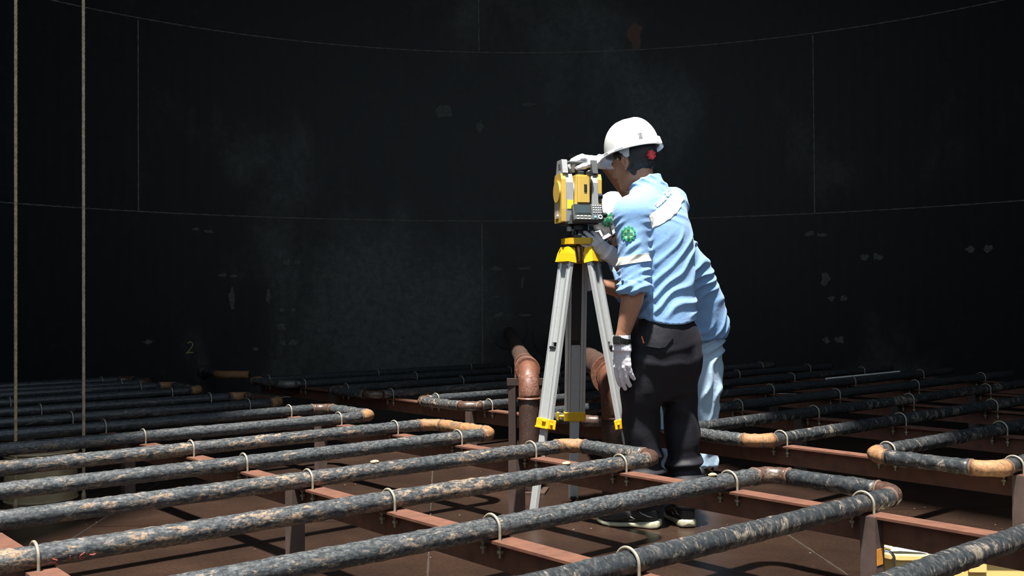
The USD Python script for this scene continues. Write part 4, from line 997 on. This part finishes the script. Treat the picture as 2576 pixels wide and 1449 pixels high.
# gloves and watch
glove(M1, 'glove', (-.232, -.119, .798), (.03, .02, -1), (-.62, -.78, 0), (-.73, .68, 0), label='white knitted glove hanging down', curl=(12, 13, 14, 17), spread=1.2, bend=.6, thumb=(24, 10, 10), cuff=.045, scale=.98, fat=1.22)
glove(M1, 'glove', (-.272, .330, 1.640), (-.96, -.12, .18), (-.05, -.25, 1), (0, -1, -.2), label='white knitted glove on the instrument handle', curl=(34, 36, 38, 40), spread=3, bend=.75, thumb=(22, -8, 20), cuff=.05, scale=1.0, fat=1.25)
wa = thing  # (the watch is worn: a part)
wd = unit(LWR - LEL); wt = lathe([(.0355, -.012), (.040, -.012), (.041, 0), (.040, .012), (.0355, .012)], 28); wt = tm(np.vstack([wt.vertices]), wt.faces)
wt.apply_transform(trimesh.geometry.align_vectors([0, 0, 1], wd)); wt.apply_translation(LWR + [-.001, 0, -.018])
wp = part(M1, 'watch', wt, 'watch_black', label='black wrist watch')
cs = box((-.028, -.026, 0), (.03, .012, .036), bevel=.004); cs.apply_transform(trimesh.transformations.rotation_matrix(math.radians(-52), [0, 0, 1])); cs = moved(box((0, 0, 0), (.036, .012, .036), -38, .004), t=LWR + [-.028, -.030, -.018]); part(wp, 'watch_case', cs, 'black_plastic', smooth=False)
# ================================================================ the bending worker behind the tripod
M2 = thing('person', 'worker bending over behind the tripod in a light blue shirt and pale blue trousers', 'person', (4.4013, 3.5368, 0), ROT)
f2 = unit([-.65, -.76, 0]); l2 = np.array([.76, -.65, 0])
SP = [((-.045, .0, .86), .118), ((-.072, -.03, .98), .115), ((-.150, -.10, 1.12), .120), ((-.245, -.19, 1.225), .118), ((-.345, -.290, 1.278), .098)]
H2 = np.array([-.475, -.375, 1.372]); B2 = basis([-.74, -.50, -.95], [-.8, -.5, 1]); head2, W2 = head_sdf(H2, B2)
LSH2, LEL2, LWR2 = np.array([-.255, -.425, 1.235]), np.array([-.435, -.575, 1.03]), np.array([-.672, -.735, 1.075])
RSH2, REL2, RWR2 = np.array([-.480, -.245, 1.255]), np.array([-.452, -.555, 1.120]), np.array([-.566, -.856, 1.186])
LEG2A = [((.0, .0, .84), .118), ((.008, -.03, .66), .092), ((.006, -.035, .52), .084), ((.004, -.005, .33), .077), ((.010, .0, .10), .066)]
LEG2B = [((-.10, -.02, .84), .110), ((-.175, -.07, .66), .092), ((-.222, -.085, .50), .083), ((-.226, -.085, .30), .075), ((-.226, -.09, .10), .066)]
def spine2(p, g=0.0):
    d = None
    for s in (-.065, 0, .065):
        e = chain(p, [((np.array(a) + l2 * s), r + g) for a, r in SP]); d = e if d is None else smin(d, e, .05)
    return d
def body2(p):
    d = spine2(p, -.02)
    d = smin(d, caps(p, (-.36, -.285, 1.29), (-.475, -.365, 1.36), .062, .056), .03); d = smin(d, head2(p), .025)
    for a, b, c in ((LSH2, LEL2, LWR2), (RSH2, REL2, RWR2)): d = smin(d, chain(p, [(a, .058), (b, .044), (b + (c - b) * .3, .045), (b + (c - b) * .93, .024)]), .03)
    d = smin(d, caps(p, LWR2, (-.68, -.738, 1.085), .026, .012), .01); d = smin(d, caps(p, RWR2, (-.582, -.877, 1.199), .026, .012), .01)
    for leg in (LEG2A, LEG2B): d = smin(d, chain(p, [(q, r - .02) for q, r in leg]), .04)
    return d
part(M2, 'body', skin_mesh(body2, (-.80, -.86, .03), (.14, .16, 1.58), .0075), 'skin', smooth=True, label='tanned skin in the shade of the hat')
face_parts(M2, W2, B2)
def hair2(p):
    q = (p - H2) @ B2; d = head2(p) - .0075
    return np.maximum(d, np.minimum(np.maximum(q[:, 0] - .012 - .5 * (q[:, 2] + .02), -.088 - q[:, 2]), np.maximum(q[:, 0] - .060, .022 - q[:, 2])))
part(M2, 'hair', skin_mesh(hair2, H2 - .15, H2 + .15, .006), 'hair_black', smooth=True)
C2, HB2 = H2 + B2 @ [.004, 0, .034], basis([-.76, -.52, -.66], [-.6, -.3, 1])
hat2, hatd2 = hard_hat(M2, C2, HB2)
o = C2 + HB2 @ [.3, .065, .058]; dr = -HB2[:, 0]
for nm, poly, mt, th in (('emblem', gear_poly(.030).difference(sg.Point(0, 0).buffer(.019)), 'emblem_green', .0012), ('emblem_ring', sg.Point(0, 0).buffer(.017), 'emblem_pale', .0012), ('emblem_cross', cross_poly(.014, .0042), 'emblem_green', .0022), ('emblem_line', sg.box(.010, -.036, .045, -.031), 'helmet_grey', .0012)):
    part(hat2, nm, drape_poly(hatd2, None, poly, o, HB2[:, 1], HB2[:, 2], dr, th), mt, smooth=False, label='green gear emblem' if nm == 'emblem' else None)
def shirt2_base(p):
    d = spine2(p, .012)
    for a, b, c in ((LSH2, LEL2, LWR2), (RSH2, REL2, RWR2)):
        d = smin(d, chain(p, [(np.array(SP[-1][0]), .08), (a, .076), (b, .068)]), .04); d = smin(d, caps(p, b, b + (c - b) * .22, .068, .070), .02)
    q = np.array([-.385, -.30, 1.315]); ax = unit([-.7, -.5, .5]); t = (p - q) @ ax; rr = np.linalg.norm(p - q - t[:, None] * ax, axis=1)
    d = smin(d, np.maximum(np.abs(rr - .072) - .007, np.abs(t) - .022), .012)
    skirt = chain(p, [((-.045, 0, .90), .135), ((-.035, -.005, .76), .140)])
    return smin(d, skirt, .03)
def shirt2(p):
    d = shirt2_base(p)
    d = np.maximum(d, (.782 + .16 * (p[:, 0] - .05) * -1 * -.9 - p[:, 2]) * .9)
    for b, c in ((LEL2, LWR2), (REL2, RWR2)): n = unit(c - b); d = np.maximum(d, np.where(np.linalg.norm(p - c, axis=1) < .30, (p - (b + (c - b) * .24)) @ n, -1))
    return np.maximum(d, -caps(p, (-.36, -.285, 1.29), (-.475, -.365, 1.36), .066, .062))
def fold2(v):
    n1 = meshkit.noise(v * 6.0 + 21); n2 = meshkit.noise(v * 3.0 + 2); n3 = meshkit.noise(v * 14.0)
    g = (v[:, 2] * .9 - v[:, 0] * .75) / .075 + (n1 - .5) * 2.6
    return .013 * ridge(g) * np.clip((n2 - .25) * 2.5, .05, 1.2) + .006 * (n3 - .5)
sh2 = part(M2, 'shirt', skin_mesh(shirt2, (-.66, -.78, .70), (.16, .22, 1.45), .007, fold=fold2), 'shirt_blue', smooth=True, label='light blue work shirt')
def trous2(p):
    d = smin(chain(p, [((-.045, 0, .92), .112), ((-.045, 0, .84), .125)]), smin(chain(p, LEG2A), chain(p, LEG2B), .012), .03); return np.maximum(d, .085 - p[:, 2])
def fold2t(v):
    n1 = meshkit.noise(v * 6.0 + 31); n2 = meshkit.noise(v * 3.0 + 4); n3 = meshkit.noise(v * 14.0)
    g = (v[:, 2] * .75 - v[:, 0] * 1.0) / .08 + (n1 - .5) * 2.6
    return .013 * ridge(g) * np.clip((n2 - .25) * 2.5, .05, 1.2) + .005 * (n3 - .5)
part(M2, 'trousers', skin_mesh(trous2, (-.36, -.24, .06), (.16, .18, 1.06), .007, fold=fold2t), 'trousers_pale_blue', smooth=True, label='pale blue work trousers')
shoe(M2, (.045, .055), 229, tab=False, label='black shoe', sole='sole_dark'); shoe(M2, (-.195, -.03), 229, tab=False, label='black shoe', sole='sole_dark')
glove(M2, 'glove', (-.582, -.880, 1.200), (-.78, -.28, .54), (-.30, -.88, .1), (-.5, 0, -.8), label='white knitted glove resting on the tripod head', curl=(16, 18, 20, 24), spread=5, bend=.6, thumb=(42, 14, 12), cuff=.055, scale=.92, fat=1.22)
glove(M2, 'glove', (-.690, -.740, 1.088), (-.36, -.25, .88), (-.35, -.9, -.2), (.75, -.4, .3), label='white knitted glove in shade gripping the screw under the tripod head', curl=(40, 42, 44, 46), spread=2, bend=.8, thumb=(30, 10, 20), cuff=.05, scale=1.0, fat=1.22)
pen = sweep([(-.02, 0, 0), (0.045, 0, 0)], .0045, 8); pen.apply_transform(trimesh.geometry.align_vectors([1, 0, 0], [-.22, .05, 1])); pen.apply_translation(C2 + HB2 @ [.118, .075, .010]); part(M2, 'pen', pen, 'black_plastic', label='black pen stuck at the hat brim')
# ================================================================ survey tripod and total station (x right, y away, z up)
plain('alu', (.46, .475, .48), .36, metallic=.4, vary=.05)
plain('alu_grey', (.36, .38, .385), .5, metallic=.1, vary=.05)
plain('tripod_yellow', (.66, .39, .008), .42, vary=.05, scale=8.0)
plain('station_yellow', (.58, .385, .075), .42, vary=.05, scale=8.0)
plain('station_grey', (.27, .28, .29), .5, vary=.05)
plain('panel_grey', (.055, .062, .066), .5, vary=.05)
plain('screen_dark', (.035, .05, .055), .12, vary=.05)
plain('key_grey', (.45, .46, .46), .5); plain('key_cream', (.62, .58, .46), .5); plain('key_blue', (.12, .33, .62), .5)
plain('brass', (.42, .27, .10), .35, metallic=.8); plain('label_yellow', (.85, .70, .02), .5); plain('label_paper', (.52, .46, .50), .6, vary=.3, scale=60.0)
TO = (3.2893, 3.3576, 0)
TRI = thing('survey_tripod', 'aluminium survey tripod with yellow head and clamps standing beside the workers', 'tripod', TO, ROT)
head = sg.Polygon([(.078 * math.cos(math.radians(a + d)), .078 * math.sin(math.radians(a + d))) for a in (-150, -30, 90) for d in (-22, -8, 8, 22)]).buffer(.008).buffer(-.002)
m = extrude(head.difference(sg.Point(0, 0).buffer(.026)), .026); m.apply_translation((0, 0, 1.249)); part(TRI, 'head_plate', m, 'tripod_yellow', smooth=False)
m = extrude(head.buffer(-.012).difference(sg.Point(0, 0).buffer(.03)), .004); m.apply_translation((0, 0, 1.275)); part(TRI, 'head_face', m, 'tripod_yellow', smooth=False)
part(TRI, 'centre_screw', lathe([(0, 1.165), (.014, 1.165), (.016, 1.175), (.019, 1.178), (.019, 1.215), (.016, 1.222), (.016, 1.245), (.008, 1.25), (.008, 1.29), (0, 1.29)], 24), 'brass')
def leg(az, rf, clampz, knob):
    r = np.array([math.cos(math.radians(az)), math.sin(math.radians(az)), 0]); t = np.array([-r[1], r[0], 0])
    top = r * .062 + [0, 0, 1.235]; foot = r * rf; ax = unit(foot - top); nrm = unit(np.cross(t, ax)); L = np.linalg.norm(foot - top)
    Rm = np.stack([t, nrm if nrm @ r > 0 else -nrm, ax], 1)
    if np.linalg.det(Rm) < 0: Rm[:, 0] *= -1
    zc = (1.235 - clampz) / -ax[2]
    def pl(mesh, d, x=0, y=0): return moved(mesh, Rm, top + ax * d + Rm[:, 0] * x + Rm[:, 1] * y)
    g = part(TRI, 'leg', pl(box((0, 0, (L - .03 + .46) / 2), (.046, .019, L - .03 - .46), bevel=.002), 0), 'alu_grey', smooth=False, label='sliding lower leg section')
    part(g, 'foot_point', pl(lathe([(0, 0), (.003, 0), (.010, -.020), (.018, -.028), (.018, -.04), (0, -.04)], 16), L), 'black_plastic')
    for s in (1, -1):
        prof = sg.Polygon([(-.012, -.011), (.012, -.011), (.012, .004), (.007, .011), (-.007, .011), (-.012, .004)]).buffer(.001).difference(sg.box(-.002, -.014, .002, -.007)).difference(sg.box(-.002, .007, .002, .014))
        e = extrude(prof, zc - .055); part(g, 'rail', pl(e, .055, s * .0365), 'alu', smooth=False)
    part(g, 'channel_back', pl(box((0, -.004, .24), (.05, .002, .40)), 0), 'black_plastic' if az > 0 else 'alu_grey', smooth=False)
    part(g, 'slide_cap', pl(box((0, .003, .465), (.048, .024, .012), bevel=.002), 0), 'black_plastic', smooth=False)
    cl = cat([box((0, .0, zc + .0), (.104, .034, .046), bevel=.004), box((.0, .018, zc + .018), (.10, .008, .010), bevel=.002), box((.02, .021, zc - .012), (.03, .01, .01), bevel=.003)])
    part(g, 'clamp', pl(cl, 0), 'tripod_yellow', smooth=False)
    kx = .052 * (1 if knob > 0 else -1); kb = cat([sweep([(kx, 0, zc), (kx * 1.45, 0, zc)], .006, 10), box((kx * 1.55, 0, zc), (.014, .012, .044), bevel=.004)])
    part(g, 'clamp_knob', pl(kb, 0), 'tripod_yellow', smooth=False)
    br = trimesh.convex.convex_hull(np.array([[sx * w, sy * d, z] for z, w, d in ((-.012, .032, .018), (.018, .046, .022), (.058, .054, .024)) for sx in (-1, 1) for sy in (-1, 1)]))
    part(g, 'hinge_bracket', pl(br, .012), 'tripod_yellow', smooth=False)
    for s in (1, -1): part(g, 'bolt', pl(lathe([(0, .0), (.006, 0), (.006, .003), (.003, .005), (0, .005)], 10).apply_transform(trimesh.geometry.align_vectors([0, 0, 1], [0, 1, 0])), .085, s * .0365, .011), 'alu')
leg(-150, .262, .435, 1); leg(-30, .300, .435, -1); leg(94, .272, .435, 1)

TS = thing('total_station', 'yellow and grey total station survey instrument mounted on the tripod head', 'survey instrument', (TO[0], TO[1], 1.279), ROT + 14)
# in its own frame: front faces -y (keyboard), x to the right
part(TS, 'tribrach', cat([lathe([(0, 0), (.050, 0), (.052, .004), (.05, .012), (0, .012)], 3 * 8), lathe([(0, .036), (.046, .036), (.048, .040), (.046, .058), (.040, .064), (0, .064)], 32)]), 'black_plastic')
for a in (-150, -30, 90):
    x, y = .04 * math.cos(math.radians(a)), .04 * math.sin(math.radians(a)); part(TS, 'levelling_screw', cat([lathe([(0, .012), (.013, .012), (.014, .016), (.014, .028), (.013, .032), (0, .032)], 18, at=(x, y, 0)), lathe([(0, .03), (.006, .03), (.006, .04), (0, .04)], 12, at=(x, y, 0))]), 'black_plastic')
part(TS, 'level_vial', cat([lathe([(0, .03), (.012, .03), (.012, .048), (.009, .052), (0, .052)], 18, at=(-.055, -.03, 0)), box((-.045, -.02, .036), (.03, .02, .008))]), 'station_grey')
part(TS, 'base', moved(rbox(.165, .13, .040, .03, .062), t=(0, 0, 0)), 'panel_grey', smooth=30)
def side(x, t, prof, mt, name, label=None):
    e = extrude(prof, t); T = np.array([[0, 0, 1, x], [1, 0, 0, 0], [0, 1, 0, 0], [0, 0, 0, 1.0]]); e.apply_transform(T); e.fix_normals(); return part(TS, name, e, mt, smooth=25, label=label)
std = sg.Polygon([(-.056, .075), (.056, .075), (.060, .13), (.055, .25), (.038, .286), (-.038, .286), (-.055, .25), (-.060, .13)]).buffer(.006)
cov = sg.Polygon([(-.050, .075), (.050, .075), (.053, .13), (.053, .265), (.042, .288), (-.042, .288), (-.053, .265), (-.053, .13)]).buffer(.005)
side(-.078, .034, std, 'station_grey', 'standard'); side(-.100, .022, cov, 'station_yellow', 'side_cover', 'yellow side cover')
side(.044, .030, std, 'station_grey', 'standard'); side(.074, .020, cov, 'station_yellow', 'side_cover')
part(TS, 'bearing_cap', lathe([(0, 0), (.044, 0), (.048, .004), (.05, .014), (0, .014)], 36, axis=(-1, 0, 0), at=(-.094, 0, .212)), 'station_yellow')
part(TS, 'bearing_disc', lathe([(0, 0), (.052, 0), (.052, .012), (0, .012)], 36, axis=(1, 0, 0), at=(-.046, 0, .212)), 'station_grey')
# telescope: rounded yellow block between the standards, eyepiece to the front
tel = moved(rbox(.072, .11, .135, .018, 0, 6)); tel.vertices = np.array(tel.vertices) * [1 - 0, 1, 1]
tel.apply_transform(trimesh.transformations.rotation_matrix(math.radians(4), [0, 1, 0])); tel.apply_translation((-.005, -.022, .150)); te = part(TS, 'telescope', tel, 'station_yellow', smooth=30, label='yellow telescope body')
part(te, 'front_shell', moved(rbox(.060, .02, .118, .009), t=(-.003, -.083, .158)), 'station_yellow', smooth=30)
part(te, 'eyepiece_slot', box((.004, -.0935, .222), (.014, .004, .036), bevel=.0015), 'black_plastic', smooth=False)
part(te, 'eyepiece', lathe([(0, 0), (.013, 0), (.015, .006), (.015, .02), (.011, .024), (0, .024)], 20, axis=(0, -1, 0), at=(.03, -.06, .292)), 'black_plastic')
part(te, 'sight_collimator', box((.0, .0, .296), (.03, .09, .022), bevel=.004), 'black_plastic', smooth=False)
# carry handle
hb = [sg.Polygon([(-.052, .296), (.052, .296), (.034, .356), (-.034, .356)]).difference(sg.Polygon([(-.028, .308), (.028, .308), (.018, .344), (-.018, .344)]))]
for x, mt in ((-.092, 'station_grey'), (.052, 'panel_grey')):
    e = extrude(hb[0].buffer(.003), .026); T = np.array([[0, 0, 1, x], [1, 0, 0, 0], [0, 1, 0, 0], [0, 0, 0, 1.0]]); e.apply_transform(T); e.fix_normals(); part(TS, 'handle_post', e, mt, smooth=25)
part(TS, 'handle_bar', box((-.006, 0, .350), (.16, .034, .012), bevel=.004), 'panel_grey', smooth=False)
for x in (-.05, -.02): part(TS, 'handle_screw', lathe([(0, 0), (.006, 0), (.006, .012), (0, .012)], 10, axis=(0, -1, 0), at=(x, -.02, .322)), 'alu')
# keyboard panel
Rp = rot([1, 0, 0], -22)
def pn(mesh, x, y, z): return moved(mesh, Rp, np.array([.014, -.088, .108]) + Rp @ np.array([x, y, z]))
kp = part(TS, 'keypad', pn(box((0, 0, 0), (.142, .030, .086), bevel=.006), 0, 0, 0), 'panel_grey', smooth=False, label='dark keypad with screen')
part(kp, 'screen_frame', pn(box((-.025, -.0155, .012), (.080, .003, .052), bevel=.001), 0, 0, 0), 'black_plastic', smooth=False)
part(kp, 'screen', pn(box((-.025, -.0175, .012), (.066, .002, .040)), 0, 0, 0), 'screen_dark', smooth=False)
for r in range(4):
    for c in range(4):
        part(kp, 'key', pn(box((.026 + .0115 * c, -.0165, .032 - .0115 * r), (.0072, .004, .0072), bevel=.001), 0, 0, 0), 'key_grey', smooth=False)
for r in range(2):
    for c in range(4): part(kp, 'key', pn(box((-.052 + .0175 * c, -.0165, -.0225 - .0125 * r), (.012, .004, .006), bevel=.001), 0, 0, 0), 'key_cream', smooth=False)
part(kp, 'key', pn(box((.029, -.0165, -.026), (.011, .004, .011), bevel=.001), 0, 0, 0), 'key_blue', smooth=False, label='blue key')
part(kp, 'cursor_key', pn(lathe([(.006, -.002), (.011, -.002), (.011, .002), (.006, .002)], 20, axis=(0, -1, 0)), .053, -.0165, -.026), 'key_grey')
part(TS, 'tangent_knob', lathe([(0, 0), (.010, 0), (.010, .016), (.012, .018), (.012, .034), (.009, .038), (0, .038)], 18, axis=(1, 0, 0), at=(.085, -.04, .105)), 'black_plastic')
part(TS, 'clamp_lever', cat([lathe([(0, 0), (.014, 0), (.014, .02), (0, .02)], 18, axis=(1, 0, 0), at=(.075, -.055, .19)), box((.085, -.06, .178), (.012, .012, .035), bevel=.003)]), 'black_plastic')
part(TS, 'warning_label', box((-.061, -.0665, .150), (.028, .002, .040)), 'label_yellow', smooth=False)
part(TS, 'serial_plate', box((-.1015, .012, .145), (.002, .045, .11)), 'label_paper', smooth=False)
part(TS, 'plumb_tag', lathe([(0, 0), (.004, .004), (.006, .012), (0, .022)], 10, at=(-.112, -.035, .085)), 'white_stick')
